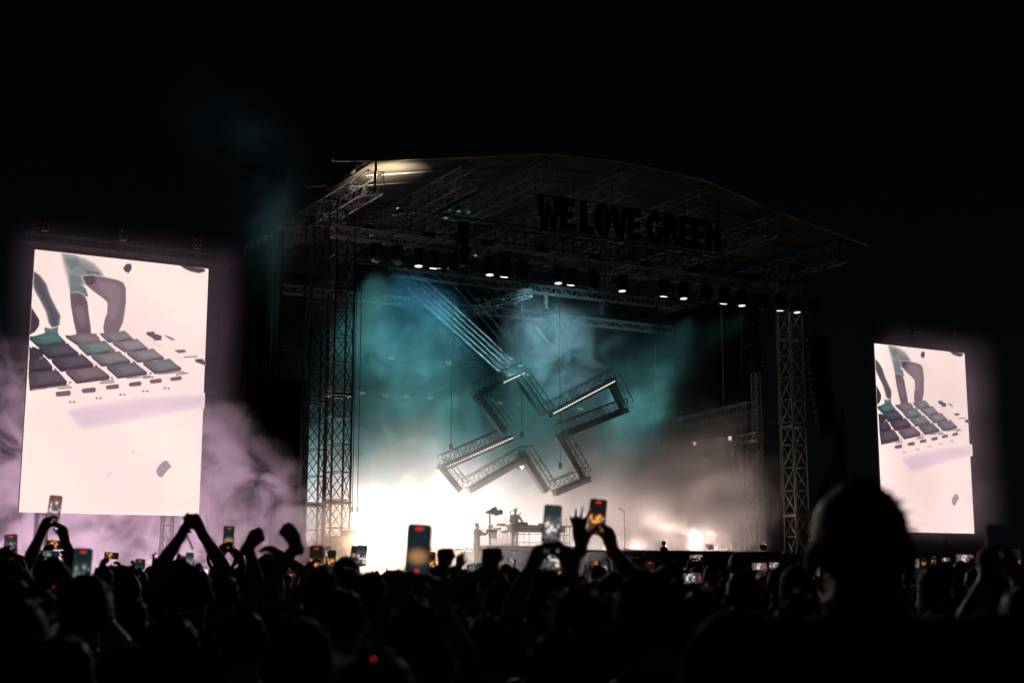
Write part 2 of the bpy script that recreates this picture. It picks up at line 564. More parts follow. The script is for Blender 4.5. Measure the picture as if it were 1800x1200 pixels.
def letter(ch, x, z, h, parent):
    w = .78 * h
    b = MB()
    if ch == 'O':
        n = 28
        vs = []
        for yy in (0, .12):
            for i in range(n):
                a = 2 * math.pi * i / n
                vs.append((x + w * (.48 + .48 * math.cos(a)), yy, z + h * (.5 + .52 * math.sin(a))))
            for i in range(n):
                a = 2 * math.pi * i / n
                vs.append((x + w * (.48 + .17 * math.cos(a)), yy, z + h * (.5 + .25 * math.sin(a))))
        fs = []
        for i in range(n):
            j = (i + 1) % n
            fs += [(i, j, n + j, n + i), (2 * n + j, 2 * n + i, 3 * n + i, 3 * n + j), (j, i, 2 * n + i, 2 * n + j), (n + i, n + j, 3 * n + j, 3 * n + i)]
        b.add(vs, fs, False)
    else:
        poly = [(x + a * h * .78 / .75, z + c * h) for a, c in GL[ch]]
        b.prism(poly, 0, .12)
    return b.obj('letter', M['letter'], parent)
LH = 1.5
LX = p0.x - CX
units = []
WID = {'W': 1.0, 'E': .63, 'L': .60, 'O': .76, 'V': .74, 'G': .78, 'R': .74, 'N': .74, ' ': .22}
tot = sum(WID[c] for c in 'WE LOVE GREEN')
k = (p1.x - p0.x) / (tot * LH * 1.04)
cx_ = LX
for ch in 'WE LOVE GREEN':
    if ch != ' ':
        o = letter(ch, cx_ / k, -.75, LH, sg)
        o.scale = (k, 1, 1)
    cx_ += WID[ch] * LH * 1.04 * k
for zz in (-.8, .82):
    strut('support_rail', (LX - .1, .2, zz), (p1.x - CX + .1, .2, zz), .03, 'steel', sg)
for i in range(6):
    xx = LX + (p1.x - p0.x) * i / 5
    strut('hanger', (xx, .2, .8), (xx, .2, 1.9), .02, 'steel', sg)
# ------------------------------------------------------------------ video screens
def screen_picture():
    """the picture shown on both screens, traced on the left one, as flat coloured shapes in x,z"""
    V, F, K = [], [], []
    WHITE = (1.0 * 1.28 / 1.25, .765 * 1.28 / 1.25, .70 * 1.28 / 1.25)
    def lin(c):
        if max(c) < 200:
            g_ = sum(c) / 3
            c = tuple((x * .62 + g_ * .38) * .86 for x in c)
        return tuple(((x / 255 + .055) / 1.055) ** 2.4 if x > 10 else x / 255 / 12.92 for x in c)
    layer = [0]
    SX0, SX1, SZ0, SZ1 = 9.23, 16.04, 3.914, 13.914
    def loc(p):
        q = on_y(p[0], p[1], FRONT)
        return Vector((min(max(q.x, SX0 + .004), SX1 - .004), min(max(q.z, SZ0), SZ1)))
    def offset(P, d):
        n = len(P)
        ar = sum(P[i].x * P[(i + 1) % n].y - P[(i + 1) % n].x * P[i].y for i in range(n))
        s = 1 if ar > 0 else -1
        out = []
        for i in range(n):
            e0 = (P[i] - P[i - 1]); e1 = (P[(i + 1) % n] - P[i])
            n0 = Vector((e0.y, -e0.x)).normalized() if e0.length > 1e-6 else Vector((0, 0))
            n1 = Vector((e1.y, -e1.x)).normalized() if e1.length > 1e-6 else Vector((0, 0))
            m = (n0 + n1)
            m = m.normalized() if m.length > 1e-6 else n0
            q = P[i] + m * (d * s)
            out.append(Vector((min(max(q.x, SX0 + .002), SX1 - .002), min(max(q.y, SZ0), SZ1))))
        return out
    def put(P, cols, faces):
        b = len(V)
        y = -.004 - .0008 * layer[0]
        for q, c in zip(P, cols):
            V.append((q.x - SX0, y, q.y - SZ0))
            K.append(c)
        for f in faces: F.append([b + i for i in f])
    def shape(pts, core, edge=None, feather=.03, inset=.0, o=(0, 400), s=4.0, bg=None):
        layer[0] += 1
        P = [loc((x / s + o[0], y / s + o[1])) for x, y in pts]
        n = len(P)
        core = lin(core)
        edge = lin(edge) if edge else core
        bg = lin(bg) if bg else WHITE
        if feather > 0:
            O = offset(P, feather)
            put(O + P, [bg] * n + [edge] * n, [(i, (i + 1) % n, n + (i + 1) % n, n + i) for i in range(n)])
        layer[0] += .3
        if inset > 0:
            I = offset(P, -inset)
            put(P + I, [edge] * n + [core] * n, [(i, (i + 1) % n, n + (i + 1) % n, n + i) for i in range(n)])
            layer[0] += .3
            put(I, [core] * n, [tuple(range(n))])
        else:
            put(P, [core] * n, [tuple(range(n))])
    T = (100, 112, 118)
    # left fingers
    shape([(240, 312), (275, 340), (320, 400), (345, 480), (385, 560), (418, 620), (412, 680), (378, 715), (350, 672), (330, 590), (290, 510), (255, 450), (236, 402)], (92, 74, 92), T, .08, .15)
    shape([(222, 562), (245, 600), (275, 650), (272, 690), (245, 730), (208, 750)], (66, 46, 66), (70, 80, 90), .03, .04)
    shape([(316, 704), (362, 716), (405, 700), (404, 748), (320, 752)], (100, 128, 130), T, .07)
    # back of the hand
    shape([(440, 184), (520, 196), (590, 228), (655, 262), (700, 310), (722, 342), (655, 352), (585, 345), (600, 396), (560, 404), (492, 422), (482, 340), (462, 270)], (150, 152, 152), (190, 188, 184), .14, .2)
    shape([(490, 330), (560, 345), (575, 390), (500, 400)], (120, 142, 142), (150, 160, 160), .09, 0, bg=(165, 165, 165))
    shape([(470, 230), (530, 225), (560, 262), (500, 290)], (122, 140, 142), None, .12, 0, bg=(165, 166, 166))
    shape([(600, 300), (690, 318), (700, 338), (620, 336)], (110, 134, 136), None, .07, 0, bg=(158, 160, 160))
    shape([(494, 404), (558, 398), (602, 430), (618, 485), (590, 478), (494, 462)], (118, 136, 138), (134, 148, 148), .02, .05, bg=(150, 152, 152))
    shape([(492, 462), (545, 456), (592, 477), (612, 522), (620, 600), (634, 690), (638, 752), (614, 784), (572, 780), (540, 750), (520, 660), (502, 560)], (122, 84, 100), T, .03, .14)
    shape([(580, 342), (650, 336), (732, 350), (822, 370), (866, 390), (882, 430), (882, 520), (872, 600), (860, 668), (826, 740), (800, 774), (762, 778), (736, 750), (728, 700), (740, 640), (762, 590), (756, 522), (720, 490), (650, 440), (600, 396)], (152, 106, 120), (136, 118, 128), .035, .16)
    shape([(590, 346), (650, 344), (672, 372), (646, 400), (612, 392)], (104, 66, 84), None, .06, 0, bg=(140, 98, 112))
    shape([(690, 380), (800, 395), (840, 430), (830, 560), (800, 640), (770, 620), (780, 500), (720, 440)], (168, 126, 138), None, .12, 0, bg=(150, 105, 120))
    shape([(530, 560), (580, 560), (600, 660), (575, 700), (548, 640)], (146, 108, 122), None, .1, 0, bg=(122, 84, 100))
    shape([(868, 284), (890, 258), (920, 258), (922, 290), (902, 318), (878, 306)], (82, 72, 92), (90, 100, 110), .04)
    shape([(1270, 266), (1350, 276), (1432, 290), (1440, 306), (1400, 318), (1340, 305), (1300, 288)], (78, 58, 84), None, .05)
    # rubber pads: top face, darker front lip
    pads = [([(207, 765), (300, 758), (410, 755), (460, 802), (265, 815)], (58, 112, 112), 24),
            ([(460, 756), (545, 762), (690, 768), (707, 800), (540, 808)], (128, 104, 112), 18),
            ([(702, 742), (880, 745), (935, 780), (760, 793)], (128, 120, 124), 14),
            ([(272, 838), (480, 825), (552, 882), (340, 898)], (70, 66, 84), 26),
            ([(545, 820), (740, 806), (808, 862), (612, 880)], (104, 124, 126), 20),
            ([(790, 806), (960, 795), (1038, 846), (872, 860)], (146, 124, 132), 16),
            ([(360, 920), (590, 902), (655, 962), (425, 984)], (84, 62, 82), 28),
            ([(640, 896), (840, 881), (915, 936), (712, 956)], (128, 116, 122), 20),
            ([(890, 876), (1075, 863), (1150, 911), (965, 930)], (140, 120, 128), 18),
            ([(460, 1002), (690, 984), (768, 1042), (535, 1070)], (126, 90, 106), 26),
            ([(748, 974), (950, 958), (1032, 1016), (825, 1040)], (104, 96, 110), 20),
            ([(1003, 946), (1190, 933), (1272, 986), (1085, 1008)], (112, 112, 122), 20),
            ([(205, 838), (268, 888), (276, 912), (205, 916)], (58, 40, 60), 20),
            ([(203, 930), (300, 922), (366, 986), (200, 1006)], (70, 52, 72), 24),
            ([(198, 1018), (400, 1005), (467, 1082), (205, 1118)], (88, 66, 86), 28)]
    for q, c, h in pads:
        dk = tuple(int(x * .72) for x in c)
        lip = [q[-1], q[-2]] if len(q) == 4 else [q[-1], q[-2]]
        side = [q[0], q[-1], q[-2], (q[-2][0] - 3, q[-2][1] + h), (q[-1][0] + 2, q[-1][1] + h + 2), (q[0][0] + 4, q[0][1] + h)]
        shape(side, dk, None, .012)
        shape(q, c, None, .012, 0, bg=dk)
        cx_ = sum(a for a, _ in q) / len(q); cz_ = sum(a for _, a in q) / len(q)
        lg = tuple(min(255, int(x * 1.16 + 6)) for x in c)
        shape([(cx_ + (a - cx_) * .55 + 18, cz_ + (e - cz_) * .5 - 3) for a, e in q], lg, None, .16, 0, bg=c)
    for x, y in ((285, 918), (385, 998), (570, 893), (672, 972), (783, 868), (880, 875), (783, 1058), (936, 946), (1055, 1025), (655, 828), (490, 1090)):
        shape([(x - 8, y - 4), (x + 8, y - 5), (x + 8, y + 4), (x - 8, y + 5)], (110, 84, 98), None, .012)
    # buttons and print
    for x, y, w, h in ((440, 1168, 105, 34), (620, 1145, 98, 32), (786, 1121, 92, 30), (945, 1101, 88, 29), (1090, 1080, 84, 28), (1232, 1063, 80, 26)):
        pts = [(x - w / 2, y + 6), (x - w / 2 + 6, y - h / 2 + 6), (x + w / 2 - 10, y - h / 2 - 4), (x + w / 2, y - h / 2 + 2), (x + w / 2, y + h / 2 - 10), (x + w / 2 - 8, y + h / 2 - 4), (x - w / 2 + 12, y + h / 2 + 3)]
        shape(pts, (128, 94, 112), (110, 80, 98), .015, .03)
    rnd = random.Random(3)
    for x0, x1, y0, y1 in ((222, 310, 1138, 1132), (330, 384, 1125, 1120), (398, 484, 1118, 1110), (404, 496, 1132, 1124), (706, 786, 1082, 1075), (696, 800, 1096, 1088), (886, 976, 1060, 1052), (990, 1056, 1050, 1044), (1000, 1070, 1060, 1052), (1108, 1292, 1030, 1016), (1230, 1310, 1036, 1024), (1290, 1380, 914, 908)):
        x = x0
        while x < x1:
            w = rnd.uniform(7, 17)
            y = y0 + (y1 - y0) * (x - x0) / (x1 - x0)
            shape([(x, y - 4), (x + w, y - 5), (x + w, y + 4), (x, y + 5)], (126, 92, 108), None, .008)
            x += w + 4
    for i, (x, y) in enumerate(((500, 108), (685, 82), (852, 57), (1012, 34), (1162, 13))):
        for dx in (-13, 14):
            shape([(x + dx - 9, y), (x + dx - 4, y - 6), (x + dx + 6, y - 6), (x + dx + 10, y + 3), (x + dx, y + 6)], (150, 118, 130), None, .012, 0, (0, 680))
    shape([(1022, 740), (1074, 736), (1078, 750), (1128, 766), (1126, 794), (1082, 797), (1060, 776), (1024, 756)], (112, 78, 96), None, .02)
    shape([(1146, 756), (1200, 776), (1226, 796), (1196, 794), (1164, 774)], (190, 152, 158), None, .03)
    shape([(1218, 864), (1288, 862), (1300, 878), (1248, 886)], (120, 100, 114), None, .02)
    shape([(1364, 928), (1416, 927), (1438, 962), (1434, 972), (1398, 958), (1366, 946)], (92, 84, 100), None, .02)
    for k in range(9):
        x, y = 1030 + k * 11, 782 + k * 7
        shape([(x, y), (x + 5, y), (x + 5, y + 4), (x, y + 4)], (150, 120, 130), None, .008)
    # shadow across the table, stray objects
    shape([(472, 172), (640, 140), (1000, 88), (1424, 66), (1422, 138), (1000, 212), (592, 290), (560, 276)], (228, 198, 208), (236, 208, 214), .16, .2, (0, 680))
    shape([(1090, 590), (1110, 555), (1140, 524), (1166, 520), (1180, 545), (1195, 560), (1164, 588), (1130, 634), (1104, 626)], (188, 160, 172), None, .03, 0, (0, 680))
    shape([(738, 628), (768, 600), (772, 604), (744, 629)], (200, 170, 176), None, .02, 0, (0, 680))
    shape([(922, 460), (928, 459), (928, 467), (922, 468)], (150, 120, 130), None, .01, 0, (0, 680))
    me = bpy.data.meshes.new('picture')
    me.from_pydata(V, [], F)
    ca = me.color_attributes.new('col', 'FLOAT_COLOR', 'POINT')
    ca.data.foreach_set('color', [c for k in K for c in (*k, 1.0)])
    m = bpy.data.materials.new('screen_picture')
    m.use_nodes = True
    nt = m.node_tree
    nt.nodes.clear()
    e = nt.nodes.new('ShaderNodeEmission'); a = nt.nodes.new('ShaderNodeAttribute'); o = nt.nodes.new('ShaderNodeOutputMaterial')
    a.attribute_name = 'col'
    e.inputs[1].default_value = 1.25
    nt.links.new(a.outputs['Color'], e.inputs[0]); nt.links.new(e.outputs[0], o.inputs[0])
    me.materials.append(m)
    return me
PIC = screen_picture()
M['screen'] = emit('screen_white', (1.0, .765, .70), 1.28)
for x0, lab, g_ in ((9.23, 'tall white video screen left of the stage half wrapped in smoke', 0), (52.57, 'smaller-looking tall white video screen right of the stage', 1)):
    t = thing('video_screen', lab, 'video screen', (x0, FRONT, 3.914), 0, 'tall video screens beside the stage')
    W, H = 6.81, 10.0
    b = MB(); b.box((W / 2, .12, H / 2), (W, .2, H)); b.obj('cabinet', M['black'], t)
    b = MB(); b.add([(0, 0, 0), (W, 0, 0), (W, 0, H), (0, 0, H)], [(0, 1, 2, 3)])
    b.obj('screen', M['screen'], t)
    tag(inst('picture', PIC, t, Matrix()), kind='stuff')
    box_truss(t, (-.3, .4, H + .55), (W + .3, .4, H + .55), .4, .4, .6, rc=.024, rb=.012, m='black')
    for xx in (.4, W / 2, W - .4):
        b = MB(); b.box((xx, .4, H + 1.1), (.3, .3, .5), .04); b.obj('chain_hoist', M['black'], t)
        for dx in (-.09, .09):
            for dz in (-.12, .1):
                b = MB(); b.lathe([(.045, 0), (.05, -.02), (.02, -.035)], 10, (xx + dx, .24, H + 1.1 + dz), 'y'); b.obj('hoist_cap', M['tan'], t)
    for xx in (1.0, W - 1.0):
        box_truss(t, (xx, .9, -3.9), (xx, .9, H + .3), .4, .4, 1.2, up=(0, 1, 0), rc=.03, rb=.014, m='steel', xbrace=True)
    b = MB(); b.box((W / 2, 1.0, -3.6), (W + 3, 2.2, .5), .05); b.obj('ballast_base', M['black'], t)

# ------------------------------------------------------------------ hanging cross of trusses
CRY = 58.0
M['led'] = emit('led_dot', (1.0, .88, .82), 1.5)
cr = thing('cross_shaped_light_rig', 'tilted cross outlined in black trusses hanging over the stage', 'light rig', (CX, CRY, 8.8))
SEG = [((838, 679), (916.5, 643), 'half'), ((916.5, 652), (964, 721), ''), ((961.5, 717), (1076, 657), 'full'), ((1079, 660), (1103, 710), ''),
       ((982, 753), (1097.6, 708), 'clamp'), ((986, 757), (1029, 832), ''), ((970, 854), (1031, 829), 'clamp'), ((923, 787), (968, 856), ''),
       ((921, 791), (817.5, 850), 'clamp'), ((779, 811), (815, 854), ''), ((775, 809), (894, 757), 'full'), ((894, 753), (844.5, 685.5), '')]
LEDS = []
for si, (a, c, mode) in enumerate(SEG):
    A, B = on_y(a[0], a[1], CRY), on_y(c[0], c[1], CRY)
    o0 = Vector((CX, CRY, 8.8))
    A -= o0; B -= o0
    d = (B - A); L = d.length; d.normalize()
    up = Vector((0, 1, 0)).cross(d) * -1
    if up.z < 0: up = -up
    if abs(d.x) < .6 and up.x > 0 and si in (11, 7, 9): up = -up
    w = .48
    mb = MB()
    def P(t, u, v): return A + d * t + up * u + Vector((0, v, 0))
    for u in (-w / 2, w / 2):
        for v in (-w / 2, w / 2):
            mb.tube(P(0, u, v), P(L, u, v), .026, n=6)
    n = max(3, int(L / .42))
    for k in range(n + 1):
        t_ = L * k / n
        for (u0, v0, u1, v1) in ((-1, -1, 1, -1), (1, -1, 1, 1), (1, 1, -1, 1), (-1, 1, -1, -1)):
            mb.tube(P(t_, u0 * w / 2, v0 * w / 2), P(t_, u1 * w / 2, v1 * w / 2), .012, n=4, caps=False)
    sg_ = mb.obj('truss_segment', M['black'], cr)
    for k in range(n):
        mb = MB()
        s_ = 1 if k % 2 else -1
        t0, t1 = L * k / n, L * (k + 1) / n
        for v in (-w / 2, w / 2): mb.tube(P(t0, -s_ * w / 2, v), P(t1, s_ * w / 2, v), .013, n=4, caps=False)
        mb.obj('diagonal_brace', M['black'], sg_)
    # solid batten along one side
    mb = MB()
    uu = -w / 2 - .14
    q = [P(0, uu - .13, -.2), P(L, uu - .13, -.2), P(L, uu + .13, -.2), P(0, uu + .13, -.2)]
    q += [x + Vector((0, .36, 0)) for x in q]
    mb.add(q, [(0, 1, 2, 3), (7, 6, 5, 4), (0, 4, 5, 1), (1, 5, 6, 2), (2, 6, 7, 3), (3, 7, 4, 0)])
    mb.obj('light_batten', M['black'], sg_)
    if mode in ('full', 'half'):
        mb = MB()
        t_ = L * (.5 if mode == 'half' else .03)
        LEDS.append((o0 + P(t_, uu, -.24), o0 + P(L * .98, uu, -.24)))
        while t_ < L * .98:
            c_ = P(t_, uu + .02, -.23)
            mb.lathe([(.04, 0), (.036, -.02), (.015, -.03)], 8, tuple(c_), 'y')
            t_ += .135
        tag(mb.obj('led_row', M['led'], sg_), kind='stuff')
    n2 = int(L / .45)
    for k in range(n2):
        if mode == '' and k % 3: continue
        mb = MB()
        c_ = P(L * (k + .5) / n2, -.05 + .12 * (k % 2), -w / 2 - .03)
        mb.box(tuple(c_), (.16, .05, .035)); mb.obj('clamp', M['white'] if mode == '' and k % 2 else M['tan'], sg_)
def hang(px_, top):
    a = on_y(px_[0], px_[1], CRY) - Vector((CX, CRY, 8.8))
    strut('hoist_cable', a, (a.x, a.y, top - 8.8), .014, 'rubber', cr)
    b = MB(); b.box((a.x, a.y, a.z + .12), (.14, .14, .3), .03); b.obj('hoist', M['steel'], cr)
for q in ((793, 790), (917, 768), (985, 745), (985, 822), (918, 640)):
    hang(q, 15.7)
p = on_y(914, 817, CRY) - Vector((CX, CRY, 8.8))
b = MB(); b.lathe([(.1, .3), (.2, .22), (.2, -.05), (.14, -.2)], 14, tuple(p)); b.obj('hanging_lamp', M['black'], cr)
b = MB()
for dx, dz in ((-.08, 0), (.06, .02), (.0, -.08)): b.ellipsoid((p.x + dx, p.y - .2, p.z - .1 + dz), (.05, .03, .05), 8, 5)
b.obj('hanging_lamp_lens', M['lens_warm'], cr)

# ------------------------------------------------------------------ backdrop and wings
def curtain(name, label, p, q, z0, z1, amp=.12, wave=.55, m='drape', nz=1, parent=None):
    p, q = Vector(p), Vector(q)
    L = (q - p).length
    d = (q - p).normalized(); nrm = Vector((-d.y, d.x, 0))
    n = int(L / .11)
    vs, fs = [], []
    for k in range(nz + 1):
        for i in range(n + 1):
            s_ = L * i / n
            a = amp * (math.sin(2 * math.pi * s_ / wave) + .4 * math.sin(2 * math.pi * s_ / (wave * 2.7) + 1.3))
            w = p + d * s_ + nrm * a
            vs.append((w.x, w.y, z0 + (z1 - z0) * k / nz))
    for k in range(nz):
        for i in range(n):
            a = k * (n + 1) + i
            fs.append((a, a + 1, a + n + 2, a + n + 1))
    o = MB().add(vs, fs, True).obj(name, M[m], parent)
    return tag(o, label, 'curtain') if label else o
curtain('backdrop_curtain', 'black pleated backdrop curtain closing the rear of the stage', (CX - 13.4, 67.4, 0), (CX + 13.4, 67.4, 0), DECK, 17.4, .03, .9)
curtain('wing_curtain', 'black side curtain at the left wing of the stage', (CX - 13.7, 57.4, 0), (CX - 13.7, 67.2, 0), DECK, 17)
curtain('wing_curtain', 'black side curtain at the right wing of the stage', (CX + 13.7, 57.4, 0), (CX + 13.7, 67.2, 0), DECK, 17)
bt = thing('strobe_truss', 'thin rear truss holding small pale strobe panels in two rows', 'truss', (CX, 65.6, DECK))
for zz in (12.95 - DECK, 10.95 - DECK):
    box_truss(bt, (-12.5, .3, zz + .1), (12.5, .3, zz + .1), .25, .25, 1.0, rc=.02, rb=.01, m='steel')
for xx in (-12.6, 12.6):
    strut('support_post', (xx, .3, 0), (xx, .3, 12.3), .06, 'steel', bt)
M['strobe'] = emit('strobe_face', (1.0, .82, .66), .22)
for x, y in ((688, 633), (787, 640), (636, 694), (676, 697), (715, 700), (756, 703), (800, 706), (876, 712), (909, 714), (948, 717), (1020, 719), (582, 626)):
    p = on_y(x, y, 65.5)
    p.z = (12.95 if y < 660 else 10.95)
    tt = thing('strobe_light', '', 'strobe light', (p.x, 65.45, p.z), 0, 'small pale strobe panels on the rear truss')
    tt['label'] = 'small pale strobe lamp in the %s row at the rear of the stage' % ('upper' if y < 660 else 'lower')
    b = MB(); b.box((0, .07, 0), (.4, .12, .19), .01); b.obj('housing', M['black'], tt)
    b = MB(); b.box((0, .0, 0), (.36, .012, .15)); b.obj('strobe_face', M['strobe'], tt)

# ------------------------------------------------------------------ side rig on the right of the stage
gx = CX + 11.35
gr = thing('side_goalpost_rig', 'goalpost of trusses with lamps at the right side of the stage', 'light rig', (gx, 55.2, DECK))
box_truss(gr, (0, -.2, 5.9), (0, 8.6, 5.78), .45, .4, .62, rc=.03, rb=.014)
box_truss(gr, (0, .5, 7.5), (0, 7.0, 7.2), .5, .5, .75, rc=.028, rb=.013)
box_truss(gr, (0, 7.9, 0), (0, 7.9, 5.6), .6, .6, 1.1, up=(0, 1, 0), rc=.035, rb=.016, xbrace=True)
box_truss(gr, (0, 0, 0), (0, 0, 9.2), .35, .35, .7, up=(0, 1, 0), rc=.03, rb=.014, xbrace=True)
for a, c in (((0, 2.0, 5.6), (-.2, .2, 0)), ((0, 5.3, 5.6), (-.4, 7.4, 0)), ((0, 2.6, 5.6), (-.1, 1.2, .2))):
    strut('guy_cable', a, c, .015, 'rubber', gr)
M['par'] = emit('par_face', (1.0, .87, .76), .85)
for i, (x, y) in enumerate(((1168, 786), (1221, 779), (1283, 770))):
    p = on_x(x, y, gx - .3) - Vector((gx, 55.2, DECK))
    b = MB(); b.box((p.x + .1, p.y, p.z), (.14, .3, .24), .02); f = b.obj('strobe_box', M['black'], gr)
    b = MB(); b.box((p.x, p.y, p.z), (.03, .24, .2)); b.obj('strobe_face', M['par'], f)
for i, (x, y) in enumerate(((1200, 805), (1243, 800), (1287, 793), (1330, 795))):
    p = on_x(x, y, gx)
    moving_head((gx, p.y, DECK + 5.6), 'moving lamp under the right side beam, %s from the far end' % ordw[i], R(20), R(80), 'lens_white' if i == 1 else 'lens', .9, 'moving lamps under the right side beam')
pp = thing('drop_pipe', 'thin pale pipe dropping from the roof at the right of the stage', 'pipe', tuple(on_y(1268, 540, 58)))
strut('pipe', (0, 0, 0), (0.0, 0, -5.0), .035, 'alu', pp)
strut('pipe_cable', (.1, 0, -.6), (-.5, .2, -5.2), .012, 'rubber', pp)
b = MB(); b.box((0, 0, .06), (.14, .14, .12), .02); b.obj('pipe_clamp', M['steel'], pp)
for x0, yt, yb, lab in ((625, 480, 900, 'left one of two thin cables hanging beside the left tower'), (634, 480, 900, 'right one of two thin cables hanging beside the left tower'), (1365, 530, 880, 'pale cable pipe hanging left of the front right tower')):
    a, c = on_y(x0, yt, 54.5), on_y(x0 + (10 if x0 > 1000 else -6), yb, 54.5)
    t = thing('hanging_cable', lab, 'cable', tuple(c))
    strut('cable', (0, 0, 0), Vector((0, 0, a.z - c.z)) , .016 if x0 < 1000 else .04, 'rubber' if x0 < 1000 else 'alu', t)
    b = MB(); b.lathe([(.02, .25), (.05, .2), (.05, .02), (.02, 0)], 8); b.obj('cable_end', M['rubber'], t)

# ------------------------------------------------------------------ loudspeakers
def line_array(label, x, y, ztop, n=15):
    t = thing('line_array_loudspeaker', label, 'loudspeaker', (x, y, ztop), 0, 'curved loudspeaker columns hung beside the stage')
    if 'la' not in UNITS:
        b = MB()
        b.prism([(-.55, .15), (-.6, .13), (-.6, -.15), (-.55, -.165), (.55, -.165), (.6, -.15), (.6, .13), (.55, .15)], -.02, .5)
        UNITS['la'] = b.mesh('cabinet', M['plastic'])
        b = MB(); b.box((0, -.03, -.01), (1.08, .02, .27), .005); UNITS['lag'] = b.mesh('grille', M['grille'])
        b = MB(); b.box((-.62, .2, 0), (.03, .14, .06), .005); UNITS['lah'] = b.mesh('handle', M['tan'])
    ang, p = R(2), Vector((0, 0, -.4))
    for k in range(n):
        Mx = Matrix.Translation(p) @ Matrix.Rotation(-ang, 4, 'X')
        c = inst('cabinet', UNITS['la'], t, Mx)
        inst('grille', UNITS['lag'], c, Matrix())
        inst('handle', UNITS['lah'], c, Matrix())
        p = p + Matrix.Rotation(-ang, 4, 'X').to_3x3() @ Vector((0, 0, -.335))
        ang += R(.5 + k * .09)
    b = MB(); b.box((0, .24, -.12), (1.1, .5, .1), .02); b.obj('fly_frame', M['steel'], t)
    strut('hoist_chain', (0, .24, -.1), (0, .24, 2.6), .02, 'steel', t)
q = on_y(1432, 585, 53.0)
line_array('tall curved loudspeaker column hung right of the right tower', q.x + .25, 53.0, q.z)
def sub_stack(label, x, y, z, nx, nz, w=1.1, h=.62, dd=.9):
    t = thing('subwoofer_stack', label, 'loudspeaker', (x, y, z), 0)
    for i in range(nx):
        for k in range(nz):
            b = MB(); b.box(((i + .5) * w, dd / 2, (k + .5) * h), (w - .02, dd, h - .015), .02); c = b.obj('cabinet', M['plastic'], t)
            b = MB(); b.box(((i + .5) * w, -.006, (k + .5) * h), (w - .12, .02, h - .1), .004); b.obj('grille', M['grille'], c)
    return t
sub_stack('long low loudspeaker row at the foot of the left tower', 16.3, 53.0, 0, 5, 3)
sub_stack('squat loudspeaker box at the left end of the stage edge', 22.15, 52.85, 0, 1, 4, 1.3, .74)
t = thing('equipment_case', 'flight case with gear on top beside the left tower foot', 'case', tuple(on_y(600, 930, 54.2)))
t.location.z = DECK
b = MB(); b.box((0, 0, .22), (1.5, .8, .44), .02); b.obj('case_body', M['plastic'], t)
for sx in (-1, 1):
    for zz in (.02, .42):
        b = MB(); b.box((sx * .74, -.38, zz), (.08, .08, .06), .01); b.obj('corner_guard', M['alu'], t)
b = MB(); b.box((.35, 0, .58), (.6, .4, .26), .03); b.obj('control_unit', M['black'], t)
b = MB(); b.box((.35, -.21, .58), (.5, .02, .16)); b.obj('control_panel', M['steel'], t)
sub_stack('loudspeaker stack under the right end of the stage', 47.6, 53.2, 0, 3, 3)
curtain('wing_curtain', 'dark cloth covering the loudspeaker tower left of the left tower', (19.4, 57.6, 0), (22.0, 57.4, 0), 1.9, 10.2, .1, .5)
# printed scrim, curved edge, right of the right tower
t = thing('printed_scrim', 'dim grey printed mesh sheet with curved edge right of the stage', 'banner', (0, 0, 0))
pts = [on_y(x, y, 55.5) for x, y in ((1482, 700), (1490, 880), (1492, 1000), (1415, 1000), (1425, 930), (1440, 860), (1465, 800), (1476, 740))]
t.location = (pts[0].x, 55.5, 2)
MB().prism([(p.x - pts[0].x, p.z - 2) for p in pts], 0, .03).obj('mesh_sheet', M['scrim'], t)
rnd = random.Random(5)
bb = MB()
for k in range(12):
    yy = 735 + k * 17
    for j in range(9):
        xx = 1484 - j * 8.5
        if xx < 1484 - max(6, (yy - 715) * .34): continue
        if rnd.random() < .75:
            p = on_y(xx, yy, 55.45)
            bb.box((p.x - pts[0].x, -.06, p.z - 2), (.16 * rnd.uniform(.5, 1), .02, .2))
tag(bb.obj('print_marks', M['black'], t), kind='stuff')

# ------------------------------------------------------------------ performer's gear
KY = 56.6
rs = thing('stage_riser', 'low pale riser under the keyboards', 'riser', (CX - 1.6, KY + .3, DECK))
b = MB(); b.box((0, 0, .1), (5.2, 2.2, .16), .01); b.obj('riser_top', M['deck'], rs)
for sx in (-2.3, -.8, .8, 2.3):
    for sy in (-.9, .9):
        b = MB(); b.box((sx, sy, .012), (.08, .08, .02)); b.obj('riser_foot', M['alu'], rs)
RZ = DECK + .18
def atk(x, y, Y=KY): return on_y(x, y, Y)
a, c = atk(893, 921), atk(1000, 922)
kd = thing('keyboard_desk', 'long keyboard desk on thin legs in front of the performer', 'desk', ((a.x + c.x) / 2, KY, RZ))
W = c.x - a.x; hz = a.z - RZ
b = MB(); b.box((0, 0, hz - .05), (W, .6, .06), .01); b.obj('desk_top', M['black'], kd)
b = MB(); b.box((-.1, .02, hz - .22), (W * .86, .5, .26), .02); b.obj('keyboard_case', M['plastic'], kd)
for sx in (-.47, -.2, .1, .36, .47):
    for sy in (-.24, .24):
        strut('leg', (sx * W, sy, 0), (sx * W, sy, hz - .08), .022, 'chrome', kd)
for zz in (.18, .55):
    strut('cross_rail', (-.47 * W, -.24, hz * zz), (.47 * W, -.24, hz * zz), .016, 'chrome', kd)
b = MB(); b.box((-.3 * W, -.1, hz + .05), (.55, .3, .12), .02); b.obj('synthesizer', M['plastic'], kd)
b = MB(); b.box((.12 * W, .0, hz + .04), (.7, .32, .1), .02); b.obj('synthesizer', M['plastic'], kd)
b = MB(); b.box((.33 * W, .05, hz + .06), (.4, .02, .28), .01); b.obj('laptop_lid', M['alu'], kd)
for k in range(18):
    b = MB(); b.box((-.35 * W + k * .13, -.28, hz - .12), (.11, .08, .025)); b.obj('key', M['white'], kd)
